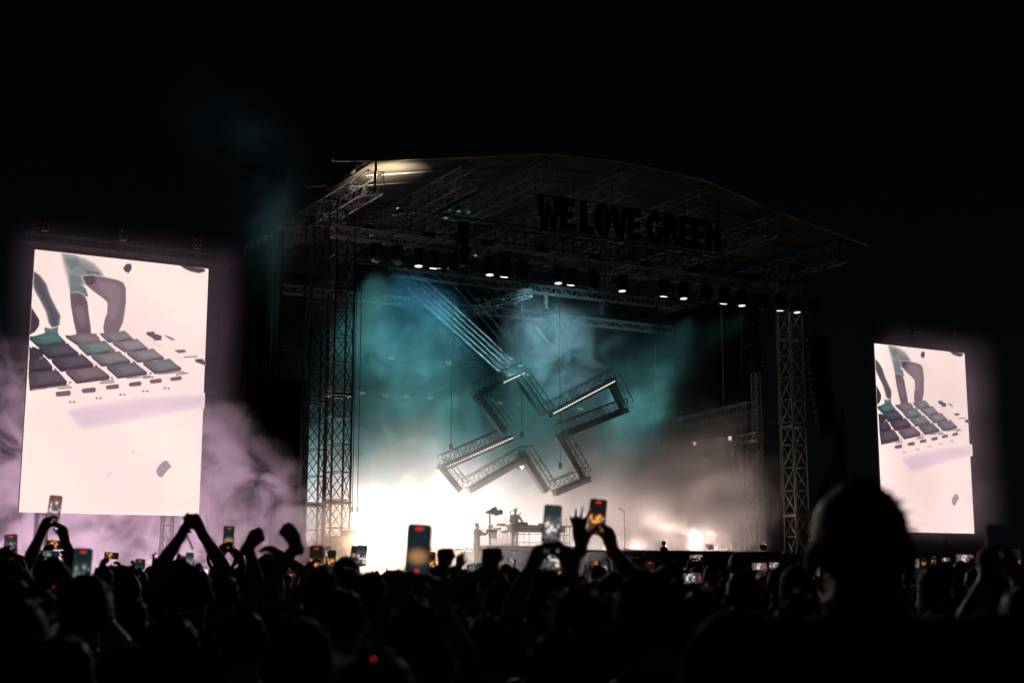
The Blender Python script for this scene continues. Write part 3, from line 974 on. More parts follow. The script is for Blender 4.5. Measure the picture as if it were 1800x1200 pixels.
# side keyboard in front of the performer's hands
a = atk(872, 921)
sk = thing('drum_pad_stand', 'percussion stand with round pads left of the performer', 'percussion', (a.x, KY - .1, RZ))
for k, (dx, zz, rr) in enumerate(((0, .78, .17), (.38, .66, .14), (-.35, .9, .12), (.2, .98, .2))):
    b = MB(); b.lathe([(rr * .9, .06), (rr, .05), (rr, -.04), (rr * .85, -.06)], 16, (dx, 0, zz)); b.obj('pad', M['plastic'], sk)
    strut('stand_pole', (dx, 0, zz - .06), (dx * .7, .1, 0), .018, 'chrome', sk)
b = MB(); b.lathe([(.2, .0), (.21, .3), (.2, .36)], 18, (-.1, .25, .35)); b.obj('drum_shell', M['wood'], sk)
def mic_stand(label, x, ytop, ybase, Y, boom=0.0, zb=DECK, cluster=False):
    q = atk(x, ytop, Y)
    t = thing('microphone_stand', label, 'microphone stand', (q.x, Y, zb))
    h = q.z - zb
    strut('pole', (0, 0, .02), (0, 0, h), .017, 'chrome', t)
    for k in range(3):
        an = k * 2.09 + .3
        strut('leg', (0, 0, .12), (.32 * math.cos(an), .32 * math.sin(an), .01), .012, 'steel', t)
    tip = Vector((boom, 0, h + abs(boom) * .25))
    if boom: strut('boom_arm', (-boom * .4, 0, h - .08), tip, .011, 'chrome', t)
    b = MB()
    b.tube(tip, tip + Vector((.1 if boom >= 0 else -.1, 0, .05)), .016, .022, 8)
    b.ellipsoid(tip + Vector((.13 if boom >= 0 else -.13, 0, .065)), (.035, .03, .03), 10, 6)
    b.obj('microphone', M['plastic'], t)
    return t
mic_stand('microphone stand right of the raised phones on the stage edge', 1097, 897, 960, 54.6, -.12)
mic_stand('boom microphone stand beside the performer head', 897, 897, 957, KY - .4, .25, RZ)
mic_stand('thin microphone stand behind the keyboard desk', 889, 907, 957, KY + .7, -.2, RZ)
mic_stand('microphone stand between performer and desk', 905, 905, 957, KY - .6, .18, RZ)
mic_stand('boom stand at the right end of the keyboard desk', 996, 911, 958, KY, .4, DECK)
mic_stand('tilted boom stand in the smoke right of the stage centre', 1210, 917, 958, 57.5, .45)
mic_stand('low boom stand in the smoke left of the amplifier', 1248, 920, 955, 58, -.4)
mic_stand('boom stand in the smoke right of the amplifier', 1305, 915, 955, 56.5, .5)
# clustered lamp stand
q = atk(861, 900, 55.6)
t = thing('lamp_stand', 'tall stand with clustered lamps left of the performer', 'lamp stand', (q.x, 55.6, DECK))
h = q.z - DECK
strut('pole', (0, 0, 0), (0, 0, h), .035, 'black', t)
for k in range(3):
    strut('leg', (0, 0, .35), (.4 * math.cos(k * 2.09), .4 * math.sin(k * 2.09), .01), .016, 'alu', t)
for dx, dz, rr in ((.1, .04, .15), (.3, -.02, .14), (.5, .02, .12), (.22, .16, .1), (-.12, 0, .09)):
    b = MB(); b.lathe([(rr, -.12), (rr * .8, .05), (rr * .4, .12)], 12, (dx, 0, h + dz), 'y'); b.obj('lamp_head', M['steel'], t)
strut('crossbar', (-.3, .05, h - .02), (.6, .05, h - .02), .018, 'alu', t)
strut('lower_arm', (-.55, 0, h * .52), (.1, 0, h * .52), .02, 'alu', t)
# amplifier, guitar stands on the right
q = on_y(1277, 945, 59)
t = thing('guitar_amplifier', 'pale tall amplifier cabinet with a small orange lamp on stage right', 'amplifier', (q.x, 59, DECK))
b = MB(); b.box((0, .2, .5), (.62, .4, .95), .03); b.obj('cabinet', mat('amp_tolex', (.3, .24, .19), .7), t)
b = MB(); b.box((0, -.006, .4), (.52, .02, .6), .005); b.obj('grille', M['tan'], t)
b = MB(); b.box((0, .2, 1.12), (.58, .3, .26), .03); b.obj('amplifier_head', M['plastic'], t)
b = MB(); b.box((0, -.02, .85), (.16, .02, .12)); b.obj('orange_lamp', emit('orange_lamp', (1.0, .3, .08), 1.6), t)
for i, (x, lab) in enumerate(((1246, 'square tube stool frame on stage right'), (1160, 'square tube stand frame in the smoke near stage centre'))):
    q = on_y(x, 945, 58.2)
    t = thing('tube_stand', lab, 'stand', (q.x, 58.2, DECK))
    for sx in (-.22, .22):
        strut('upright', (sx, 0, 0), (sx * .9, .05, .85), .018, 'chrome', t)
        strut('foot', (sx, -.2, .02), (sx, .25, .02), .018, 'chrome', t)
    strut('top_bar', (-.2, .05, .85), (.2, .05, .85), .018, 'chrome', t)
for i, (x, hh) in enumerate(((1262, .75), (1276, .62), (1299, .5), (1310, .52), (1286, .4))):
    q = on_y(x, 955, 55.5)
    t = thing('light_tube', 'upright pale light tube standing on the right stage edge, %s from the left' % ordw[i], 'light tube', (q.x, 55.5, DECK), 0, 'pale light tubes on the stage edge')
    b = MB(); b.lathe([(.07, 0), (.07, .03), (.03, .05)], 10); b.obj('tube_foot', M['black'], t)
    b = MB(); b.lathe([(.022, .05), (.024, .07), (.024, hh), (.018, hh + .02)], 8); b.obj('glow_tube', M['strobe2'] if 'strobe2' in M else M.setdefault('strobe2', emit('tube_glow', (1.0, .82, .72), .8)), t)
# pit platform for the camera operator
pf = thing('pit_platform', 'dark camera platform in the pit before the stage', 'platform', (28.6, 52.2, 0))
b = MB(); b.box((0, 0, 2.05), (2.2, 1.2, .1), .01); b.obj('platform_top', M['deck'], pf)
for sx in (-1, 1):
    for sy in (-.5, .5):
        strut('post', (sx, sy, 0), (sx, sy, 2.0), .03, 'steel', pf)
b = MB()
for i in range(-6, 46):
    pass
# crowd barrier in front of the pit
for i in range(14):
    t = thing('crowd_barrier', 'metal crowd barrier section in front of the stage pit', 'barrier', (18 + i * 2.2, 49.6, 0), 0, 'crowd barrier sections before the pit')
    b = MB(); b.box((0, 0, .6), (2.14, .03, 1.1), .01); b.obj('barrier_panel', M['alu'], t)
    b = MB(); b.tube((-1.06, 0, 1.18), (1.06, 0, 1.18), .03); b.obj('top_rail', M['alu'], t)
    b = MB(); b.box((0, .5, .02), (2.1, 1.0, .03)); b.obj('foot_plate', M['alu'], t)

# lamp powers in watts
POW = dict(floor=40000, floor_r=11500, key=6500, teal=11500, teal_up=16000, beam=60000, purple=9000, uplight=9000, roof=2600, roof_r=150, crowd=1900, tower=140)
M['key'] = emit('key_face', (1.0, .80, .62), 14.0)
M['purp'] = emit('purple_face', (.8, .52, .86), 2.0)
M['tealf'] = emit('teal_face', (.1, .72, .8), 2.0)
# ------------------------------------------------------------------ lamps that light the smoke
def blinder(loc, target, col, watts, angle, label, face='blind', size=.5, blend=.8, rad=.2, group='floor lamps at the back of the stage'):
    t = thing('floor_lamp', label, 'stage light', loc, 0, group)
    d = Vector(target) - Vector(loc)
    rot = d.to_track_quat('-Y', 'Z').to_matrix().to_4x4()
    b = MB(); b.box((0, .14, 0), (size, .24, size * .7), .03); h = b.obj('housing', M['black'], t)
    h.matrix_local = rot
    b = MB()
    for sx in (-.25, .25): b.lathe([(size * .2, 0), (size * .18, -.02), (.02, -.03)], 12, (sx * size, 0, 0), 'y')
    f = b.obj('lamp_face', M[face], h)
    b = MB()
    for sx in (-1, 1): b.box((sx * (size / 2 + .02), .1, -size * .25), (.03, .08, size * .6))
    b.obj('bracket', M['steel'], t)
    dn = d.normalized()
    spot('lamp_light', Vector(loc) + dn * .12, target, col, watts, angle, t, blend, rad)
    return t
M['blind'] = emit('blinder_face', (1.0, .84, .76), 3.0)
WARM = (1.0, .73, .63)
TEAL = (.15, .56, .56)
BLUE = (.05, .42, .70)
for i in range(9):
    x = 23.4 + i * 1.75
    blinder((x, 66.2, DECK + .35), (x - 3.0, 55, DECK + .3 + .4 * (i % 2)), WARM, POW['floor'] * (.8, .9, 1.0, 1.1, 1.2, 1.3, 1.3, 1.1, .8)[i], 66, 'warm floor lamp behind the smoke, %s from the left' % ordw[i])
for i in range(6):  # unseen lamps added along the right-hand plume to light it evenly
    x = 41.2 + i * 1.05
    blinder((x, 65.4 - i * 1.15, DECK + .3), (x - 2.5, 54, DECK + 2.8), WARM, POW['floor_r'] * (.5, .6, .65, .55, .3, .25)[i], 82, 'added warm floor lamp in the right-hand smoke, %s from the left' % ordw[i], group='added floor lamps at the right back of the stage')
for i, x in enumerate((24.5, 28.0, 31.5, 35.0)):  # unseen teal lamps added to spread colour through the smoke
    blinder((x, 66.4, DECK + 1.2), (x - 1.0 + i * .4, 57.5, DECK + 2.8), TEAL, POW['teal_up'] * (1, 1, .8, .6)[i], 62, 'added teal uplight behind the smoke, %s from the left' % ordw[i], 'tealf', .4, group='added teal uplights at the back of the stage')
q = on_y(676, 960, 53.2)
blinder((q.x, 53.2, DECK + .12), (8, 0, 3.0), (1.0, .66, .42), POW['key'], 150, 'dazzling warm lamp on the left stage edge', 'key', .55, 1.0, .2)
blinder(tuple(on_y(827, 962, 53.4)), (8, 10, 3.0), (1.0, .85, .8), POW['key'] * .08, 120, 'small bright lamp at the stage edge below the camera operator', 'blind', .22, 1.0, .1, 'small lamps on the stage edge')
blinder(tuple(on_y(1018, 963, 53.4)), (8, 10, 3.0), (1.0, .9, .86), POW['key'] * .1, 120, 'small dazzling white lamp at the stage edge beneath the raised phones', 'key', .24, 1.0, .1, 'small lamps on the stage edge')

# overhead teal beams from some of the moving lamps
def from_lamp(i, target, col, watts, angle, blend=1.0, rad=.08):
    t = LAMPS[i]
    loc = Vector(t.location) + Vector((0, .05, -1.02))
    spot('lamp_light', loc, target, col, watts, angle, t, blend, rad)
from_lamp(0, on_y(690, 700, 64), TEAL, POW['teal'] * 1.0, 50)
from_lamp(1, on_y(760, 640, 64), BLUE, POW['teal'] * .7, 42)
from_lamp(4, on_y(740, 780, 62), TEAL, POW['teal'] * .9, 50)
from_lamp(7, on_y(975, 610, 59), (.26, .58, .68), POW['teal'] * 1.7, 48, 1.0, .35)
from_lamp(10, on_y(880, 800, 61), TEAL, POW['teal'] * .7, 44)
from_lamp(14, on_y(1080, 740, 61), TEAL, POW['teal'] * 1.2, 42)
from_lamp(17, on_y(1130, 640, 61), TEAL, POW['teal'] * .3, 40)

# the lit lamps of the front truss shine out over the crowd
for i_, tx in ((2, 2), (5, 8), (8, 4), (11, 12)):
    from_lamp(i_, (tx, 7, 1.2), (1.0, .84, .74), POW['crowd'], 26, .8, .12)
# rows of narrow beams rising from the lamp strips of the cross
for (A, B), n, aim, w in ((LEDS[0], 5, (690, 468), 5.0), (LEDS[1], 10, (890, 530), 1.6), (LEDS[2], 6, (760, 690), .6)):
    mid_px = None
    for k in range(n):
        p = A.lerp(B, (k + .5) / n)
        c0 = A.lerp(B, .5)
        p = p + Vector((0, -.3, 0))
        tg = on_y(aim[0], aim[1], CRY + 1.5) + (p - c0) * 1.05
        spot('beam_light', p, tg, (.35, .78, .92), POW['beam'] * w, .75, cr, .6, .02)

# ------------------------------------------------------------------ smoke
def smoke(name, label, lo, hi, build, color=(.93, .93, .95), aniso=.45, step=.5):
    b = MB()
    c = [(a + d) / 2 for a, d in zip(lo, hi)]
    b.box(c, [d - a for a, d in zip(lo, hi)])
    m = bpy.data.materials.new(name)
    m.use_nodes = True
    nt = m.node_tree
    nt.nodes.clear()
    out = nt.nodes.new('ShaderNodeOutputMaterial')
    pv = nt.nodes.new('ShaderNodeVolumePrincipled')
    pv.inputs['Color'].default_value = (*color, 1)
    pv.inputs['Anisotropy'].default_value = aniso
    nt.links.new(pv.outputs[0], out.inputs['Volume'])
    dens = build(nt)
    nt.links.new(dens, pv.inputs['Density'])
    if step: m.cycles.volume_step_rate = step
    o = b.obj(name, m)
    tag(o, label, 'smoke', kind='stuff')
    return o
class NB:
    def __init__(s, nt):
        s.nt = nt
        tc = nt.nodes.new('ShaderNodeTexCoord')
        s.co = tc.outputs['Object']
        sp = nt.nodes.new('ShaderNodeSeparateXYZ')
        nt.links.new(s.co, sp.inputs[0])
        s.x, s.y, s.z = sp.outputs
    def _in(s, sock, v):
        if isinstance(v, (int, float)): sock.default_value = v
        else: s.nt.links.new(v, sock)
    def op(s, o, a, b=0.0, clamp=False):
        n = s.nt.nodes.new('ShaderNodeMath')
        n.operation = o
        n.use_clamp = clamp
        s._in(n.inputs[0], a); s._in(n.inputs[1], b)
        return n.outputs[0]
    def mul(s, *a):
        r = a[0]
        for q in a[1:]: r = s.op('MULTIPLY', r, q)
        return r
    def add(s, *a):
        r = a[0]
        for q in a[1:]: r = s.op('ADD', r, q)
        return r
    def ramp(s, v, a, b, c=0.0, d=1.0, smooth=True):
        n = s.nt.nodes.new('ShaderNodeMapRange')
        n.interpolation_type = 'SMOOTHSTEP' if smooth else 'LINEAR'
        s._in(n.inputs['Value'], v)
        n.inputs['From Min'].default_value = a; n.inputs['From Max'].default_value = b
        n.inputs['To Min'].default_value = c; n.inputs['To Max'].default_value = d
        return n.outputs['Result']
    def noise(s, scale, detail=4, dist=0.0, off=(0, 0, 0), stretch=(1, 1, 1), rough=.55):
        mp = s.nt.nodes.new('ShaderNodeMapping')
        mp.inputs['Location'].default_value = off
        mp.inputs['Scale'].default_value = stretch
        s.nt.links.new(s.co, mp.inputs[0])
        n = s.nt.nodes.new('ShaderNodeTexNoise')
        n.inputs['Scale'].default_value = scale
        n.inputs['Detail'].default_value = detail
        n.inputs['Roughness'].default_value = rough
        n.inputs['Distortion'].default_value = dist
        s.nt.links.new(mp.outputs[0], n.inputs['Vector'])
        return n.outputs['Fac']
def stage_smoke(nt):
    n = NB(nt)
    def sq(v, c, r): return n.op('POWER', n.op('DIVIDE', n.op('SUBTRACT', v, c), r), 2.0)
    # billowing sheet of smoke behind the cross
    sheet = n.op('POWER', 2.718, n.mul(sq(n.y, 59.7, .95), -1.0))
    puff = n.ramp(n.noise(.26, 6, .9, (3, 1, 2), (1, .35, 1), .6), .44, .60, .05, 1.0)
    curl = n.ramp(n.noise(.75, 6, 1.1, (0, 4, 9), (1, .4, 1), .62), .40, .62, .25, 1.35)
    body = n.mul(sheet, puff, curl, n.ramp(n.x, 40, 45, 1.0, .15), n.ramp(n.z, 9.5, 15.5, 1, .16), .8)
    cc = on_y(985, 615, 59.3)
    dd = n.op('SQRT', n.add(sq(n.x, cc.x, 3.2), sq(n.y, cc.y, 1.2), sq(n.z, cc.z, 2.7)))
    cloud = n.mul(n.ramp(dd, .4, 1.0, 1, 0), n.ramp(n.noise(.62, 6, 1.0, (6, 1, 3), (1, .4, 1), .6), .47, .56), 1.2)
    low = n.op('POWER', 2.718, n.mul(n.op('SUBTRACT', n.z, DECK), -1 / 2.6))
    left = n.ramp(n.x, 27, 42, 1.0, .42)
    floor_ = n.mul(low, left, n.ramp(n.noise(.34, 5, .6, (7, 2, 0), (1, .6, 1)), .34, .66, .3, 1.35), n.ramp(n.y, 54.2, 58, .3, 1), .6)
    plume = n.mul(n.ramp(n.x, 38.5, 42, 0, 1), n.ramp(n.z, 5, 11, 1, 0), n.ramp(n.noise(.38, 6, .9, (1, 9, 3), (1, .4, 1), .6), .40, .60, .04, 1.1), .7)
    edge = n.mul(n.ramp(n.z, 14.5, 16.6, 1, 0), n.ramp(n.x, 46.8, 48.2, 1, 0))
    base = n.mul(n.ramp(n.y, 57.5, 59.5, .004, .02), n.ramp(n.x, 37, 42, 1, .25))
    # smoke added along the upper row of narrow beams to make them show
    a = LEDS[0][0].lerp(LEDS[0][1], .5) + Vector((0, -.5, 0))
    e = on_y(690, 468, CRY + 1.5)
    d_ = (e - a).normalized()
    px_, py_, pz_ = n.op('SUBTRACT', n.x, a.x), n.op('SUBTRACT', n.y, a.y), n.op('SUBTRACT', n.z, a.z)
    t_ = n.add(n.mul(px_, d_.x), n.mul(py_, d_.y), n.mul(pz_, d_.z))
    r2_ = n.op('SUBTRACT', n.add(n.mul(px_, px_), n.mul(py_, py_), n.mul(pz_, pz_)), n.mul(t_, t_))
    trail = n.mul(n.ramp(r2_, .5, 2.2, 1, 0), n.ramp(t_, -.5, .5, 0, 1), n.ramp(t_, 5.5, 9, 1, 0), n.ramp(n.noise(.6, 4, .6, (2, 2, 6)), .35, .65, .5, 1.1), .30)
    return n.mul(n.add(body, floor_, plume, cloud, base, trail), edge)
smoke('stage_smoke', 'pale smoke filling the stage, thickest and brightest low on the left', (22.4, 54.2, DECK + .02), (48.3, 66.6, 16.8), stage_smoke, aniso=.22, step=.45)
def left_smoke(nt):
    n = NB(nt)
    # a bank leaning from the tower foot up and left towards the screen
    top = n.add(n.ramp(n.x, 14.5, 22.5, 10.6, 3.4, False), n.mul(n.op('SUBTRACT', n.noise(.5, 4, .6, (5, 5, 1)), .5), 4.2))
    fill = n.ramp(n.op('SUBTRACT', top, n.z), -.2, 1.0)
    fine = n.ramp(n.noise(.55, 6, .9, (2, 0, 7), (1, .4, 1), .6), .42, .60, .06, 1.4)
    ends = n.mul(n.ramp(n.x, 5.5, 10, 0, 1), n.ramp(n.x, 22, 24.5, 1, 0), n.op('MAXIMUM', n.ramp(n.x, 15.9, 16.6), n.ramp(n.y, 53.9, 54.3)), n.ramp(n.y, 51.3, 52.5, 0, 1), n.ramp(n.y, 56, 57, 1, 0))
    return n.mul(fill, fine, ends, .26)
smoke('drifting_smoke', 'purple-lit smoke bank drifting between the left screen and the left tower', (4.5, 51.2, .05), (24.6, 57.2, 12.5), left_smoke)
def wisp(nt):
    n = NB(nt)
    fine = n.ramp(n.noise(.30, 4, .8, (8, 0, 2)), .40, .70)
    lean = n.add(n.x, n.mul(n.op('SUBTRACT', n.z, 17.0), .62))
    ends = n.mul(n.ramp(lean, 17.5, 21, 0, 1), n.ramp(lean, 21.5, 23.6, 1, 0), n.ramp(n.z, 15, 25, 1, 0), n.ramp(n.z, 11, 14, 0, 1))
    return n.mul(fine, ends, .06)
smoke('smoke_wisp', 'faint teal smoke wisp rising above the left tower', (14, 54.5, 11), (25.5, 60, 26), wisp)
def front_smoke(nt):
    n = NB(nt)
    fine = n.ramp(n.noise(.5, 4, .5, (1, 3, 5)), .3, .7, .2, 1)
    ends = n.mul(n.ramp(n.x, 3, 6, 0, 1), n.ramp(n.x, 19, 23, 1, 0), n.ramp(n.z, 2, 4.5, 1, 0))
    return n.mul(fine, ends, .2)
smoke('low_smoke', 'thin mauve smoke hanging below the left screen behind the crowd', (2.5, 50.4, .05), (23.5, 52.7, 4.6), front_smoke)

def glare_smoke(nt):  # smoke added to imitate lens glare and wash out the stage edge
    n = NB(nt)
    fine = n.ramp(n.noise(.55, 4, .5, (4, 3, 5)), .3, .7, .35, 1.1)
    ends = n.mul(n.ramp(n.x, 19.5, 22, 0, 1), n.ramp(n.x, 24, 35, 1, .0), n.ramp(n.z, 2.4, 5.6, 1, 0))
    return n.mul(fine, ends, n.ramp(n.y, 46, 50, .25, 1), .10)
smoke('glare_smoke', 'thin smoke added over the left stage edge for the lens glare of the dazzling lamp', (19, 46.0, .3), (42.5, 53.45, 6.0), glare_smoke, step=.6)
def bloom_haze(cx):  # haze added in place of lens bloom, mauve glow tinted into its colour
    def f(nt):
        n = NB(nt)
        dx = n.ramp(n.op('ABSOLUTE', n.op('SUBTRACT', n.x, cx)), 3.2, 5.4, 1, 0)
        dz = n.ramp(n.op('ABSOLUTE', n.op('SUBTRACT', n.z, 9.0)), 4.7, 6.8, 1, 0)
        return n.mul(dx, dx, dx, dz, dz, dz, n.ramp(n.noise(.35, 3, .4, (4, cx, 5)), .3, .7, .6, 1.2), .14)
    return f
for cx_, lab in ((12.63, 'faint mauve-tinted haze added for the lens bloom round the left screen'), (55.97, 'faint mauve-tinted haze added for the lens bloom round the right screen')):
    smoke('bloom_haze', lab, (cx_ - 6.3, 51.6, 1.4), (cx_ + 6.3, 53.55, 16.6), bloom_haze(cx_), (.86, .74, .97), .1, .8)
# unseen warm lamps added to brighten the roof and the front right tower
blinder((23.2, 50.7, 16.7), (22.9, 51.6, 19), (1.0, .78, .55), POW['roof'], 98, 'added warm lamp near the left tower aimed up at the roof', 'purp', .3, .9, .1, 'added lamps aimed at the roof and tower')
blinder((43.5, 56.5, DECK + .4), (41, 51.5, 18), (1.0, .8, .6), POW['roof_r'], 80, 'weak added lamp at the right wing aimed up at the roof', 'purp', .3, .9, .1, 'added lamps aimed at the roof and tower')
blinder((43.6, 52.4, DECK + .3), (46.9, 53.6, 8.5), (1.0, .8, .62), POW['tower'], 75, 'small added warm lamp aimed at the front right tower', 'purp', .25, 1, .1, 'added lamps aimed at the roof and tower')
# mauve and warm washes added to colour the screen side smoke, then a teal uplight
PURP = (.84, .52, .70)
blinder((10.0, 66.5, 1.5), (13, 56, 4), PURP, POW['purple'], 95, 'added mauve wash lamp on the ground behind the left screen', 'purp', .4, 1, .4, 'wash lamps beside the left screen')
blinder((15.5, 67.5, 2.0), (16.5, 56, 6), PURP, POW['purple'] * 1.1, 95, 'added mauve wash lamp on the ground right of the left screen', 'purp', .4, 1, .4, 'wash lamps beside the left screen')
blinder((21.4, 64.0, 2.2), (18.8, 56, 4.6), (1.0, .68, .44), POW['purple'] * 1.9, 80, 'added warm wash lamp behind the left tower', 'purp', .4, 1, .4, 'wash lamps beside the left screen')
blinder((19.9, 58.6, 8.5), (18.4, 57.3, 24), TEAL, POW['uplight'], 40, 'teal uplight on the left tower', 'tealf', .3, .8, .1, 'wash lamps beside the left screen')
# ------------------------------------------------------------------ people
M['skin'] = mat('skin', (.42, .26, .19), .55, 0, .15, 9, .15, 120)
M['skin2'] = mat('skin_brown', (.20, .11, .07), .5, 0, .15, 9, .15, 120)
CLOTH = {}
for nm, c in (('black', (.012, .012, .014)), ('navy', (.02, .028, .06)), ('grey', (.12, .12, .125)), ('white', (.5, .49, .47)), ('wine', (.12, .02, .03)),
              ('olive', (.06, .065, .035)), ('denim', (.045, .065, .12)), ('sand', (.3, .24, .17))):
    CLOTH[nm] = mat('cloth_' + nm, c, .9, 0, .25, 14, .4, 90, .2, .3)
HAIRM = [mat('hair_dark', (.012, .009, .007), .5, 0, .4, 40, .5, 200), mat('hair_brown', (.05, .028, .016), .5, 0, .4, 40, .5, 200), mat('hair_fair', (.2, .13, .07), .5, 0, .35, 40, .5, 200)]

def capsule(mb, p, q, r0, r1, n=10):
    mb.tube(p, q, r0, r1, n)
    mb.ellipsoid(p, (r0,) * 3, n, 6)
    mb.ellipsoid(q, (r1,) * 3, n, 6)
def limb(mb, pts, rs, n=10):
    for i in range(len(pts) - 1): capsule(mb, pts[i], pts[i + 1], rs[i], rs[i + 1], n)
def loft(mb, secs, n=18):
    """closed tube through elliptical sections (centre, rx, ry, up axis tilt)"""
    vs, fs = [], []
    for c, rx, ry, ax, ay in secs:
        for i in range(n):
            t = 2 * math.pi * i / n
            vs.append(Vector(c) + ax * (rx * math.cos(t)) + ay * (ry * math.sin(t)))
    m = len(secs)
    for k in range(m - 1):
        for i in range(n):
            j = (i + 1) % n
            fs.append((k * n + i, k * n + j, (k + 1) * n + j, (k + 1) * n + i))
    fs.append(tuple(range(n - 1, -1, -1)))
    fs.append(tuple(range((m - 1) * n, m * n)))
    mb.add(vs, fs, True)
def hand(mb, wrist, d, nrm, side, pose, sc=1.0):
    """palm, four fingers of unequal length bent at three joints, thumb from the side of the palm"""
    d = Vector(d).normalized()
    nrm = Vector(nrm)
    nrm = (nrm - d * nrm.dot(d)).normalized()
    th = d.cross(nrm) * (1 if side > 0 else -1)
    w = Vector(wrist)
    rot = Matrix((th, d, nrm)).transposed()
    capsule(mb, w - d * .03, w + d * .025, .028, .032)
    mb.ellipsoid(w + d * .052, (.043 * sc, .056 * sc, .02 * sc), 12, 8, rot)
    mb.ellipsoid(w + d * .078, (.041 * sc, .03 * sc, .016 * sc), 12, 6, rot)
    mb.ellipsoid(w + d * .034 + th * .026 + nrm * .008, (.02, .034, .018), 10, 6, rot)
    cur = {'fist': (70, 95, 60), 'open': (8, 12, 8), 'relax': (28, 34, 20), 'grip': (32, 52, 34), 'claw': (20, 40, 30), 'clasp': (50, 70, 35)}[pose]
    spread = {'open': 14, 'claw': 7, 'grip': 4, 'relax': 4}.get(pose, 0)
    for k, (off, L, r) in enumerate(((.032, .074, .0098), (.011, .083, .0102), (-.011, .077, .0098), (-.031, .060, .0086))):
        b = w + d * (.096 - .004 * abs(k - 1)) * sc + th * (off * sc)
        a = R(spread * (1.3 - k))
        dir_ = (d * math.cos(a) + th * math.sin(a)).normalized()
        axis = dir_.cross(nrm).normalized()
        p = b - dir_ * .012
        r_ = r * sc
        for j, fr in enumerate((.46, .30, .26)):
            dir_ = Quaternion(axis, R(cur[j] * (1 + .06 * k))) @ dir_
            q = p + dir_ * (L * sc * fr + (.012 if j == 0 else 0))
            capsule(mb, p, q, r_, r_ * .9, 8)
            p, r_ = q, r_ * .9
    # thumb
    b = w + d * .036 + th * .034 + nrm * .006
    if pose in ('fist', 'clasp'): seq = ((d * .6 + th * .35 + nrm * .7), (d * .35 - th * .6 + nrm * .6))
    elif pose == 'grip': seq = ((d * .7 + th * .4 + nrm * .55), (d * .8 - th * .1 + nrm * .45))
    else: seq = ((d * .55 + th * .8 + nrm * .2), (d * .85 + th * .4 + nrm * .2))
    p = b
    for dv, L, r_ in zip(seq, (.04, .034), (.0125, .0105)):
        q = p + Vector(dv).normalized() * L * sc
        capsule(mb, p, q, r_ * sc, r_ * .9 * sc, 8)
        p = q
def solve_arm(S, W, pole, a=.30, b=.265):
    S, W = Vector(S), Vector(W)
    d = W - S
    L = d.length
    if L > (a + b) * .985:
        W = S + d * ((a + b) * .985 / L)
        d = W - S
        L = d.length
    u = d.normalized()
    x = (a * a - b * b + L * L) / (2 * L)
    h = math.sqrt(max(0, a * a - x * x))
    pl = Vector(pole)
    pl = (pl - u * pl.dot(u))
    pl = pl.normalized() if pl.length > 1e-5 else u.orthogonal()
    return S + u * x + pl * h, W

def remeshed(mb, voxel, name, smooth=3):
    me = mb.mesh('tmp', [])
    o = bpy.data.objects.new('tmp', me)
    C.objects.link(o)
    m = o.modifiers.new('r', 'REMESH'); m.mode = 'VOXEL'; m.voxel_size = voxel; m.use_smooth_shade = True
    s = o.modifiers.new('s', 'SMOOTH'); s.iterations = smooth; s.factor = .5
    dg = bpy.context.evaluated_depsgraph_get()
    ev = o.evaluated_get(dg)
    out = bpy.data.meshes.new_from_object(ev)
    out.name = name
    bpy.data.objects.remove(o)
    bpy.data.meshes.remove(me)
    return out

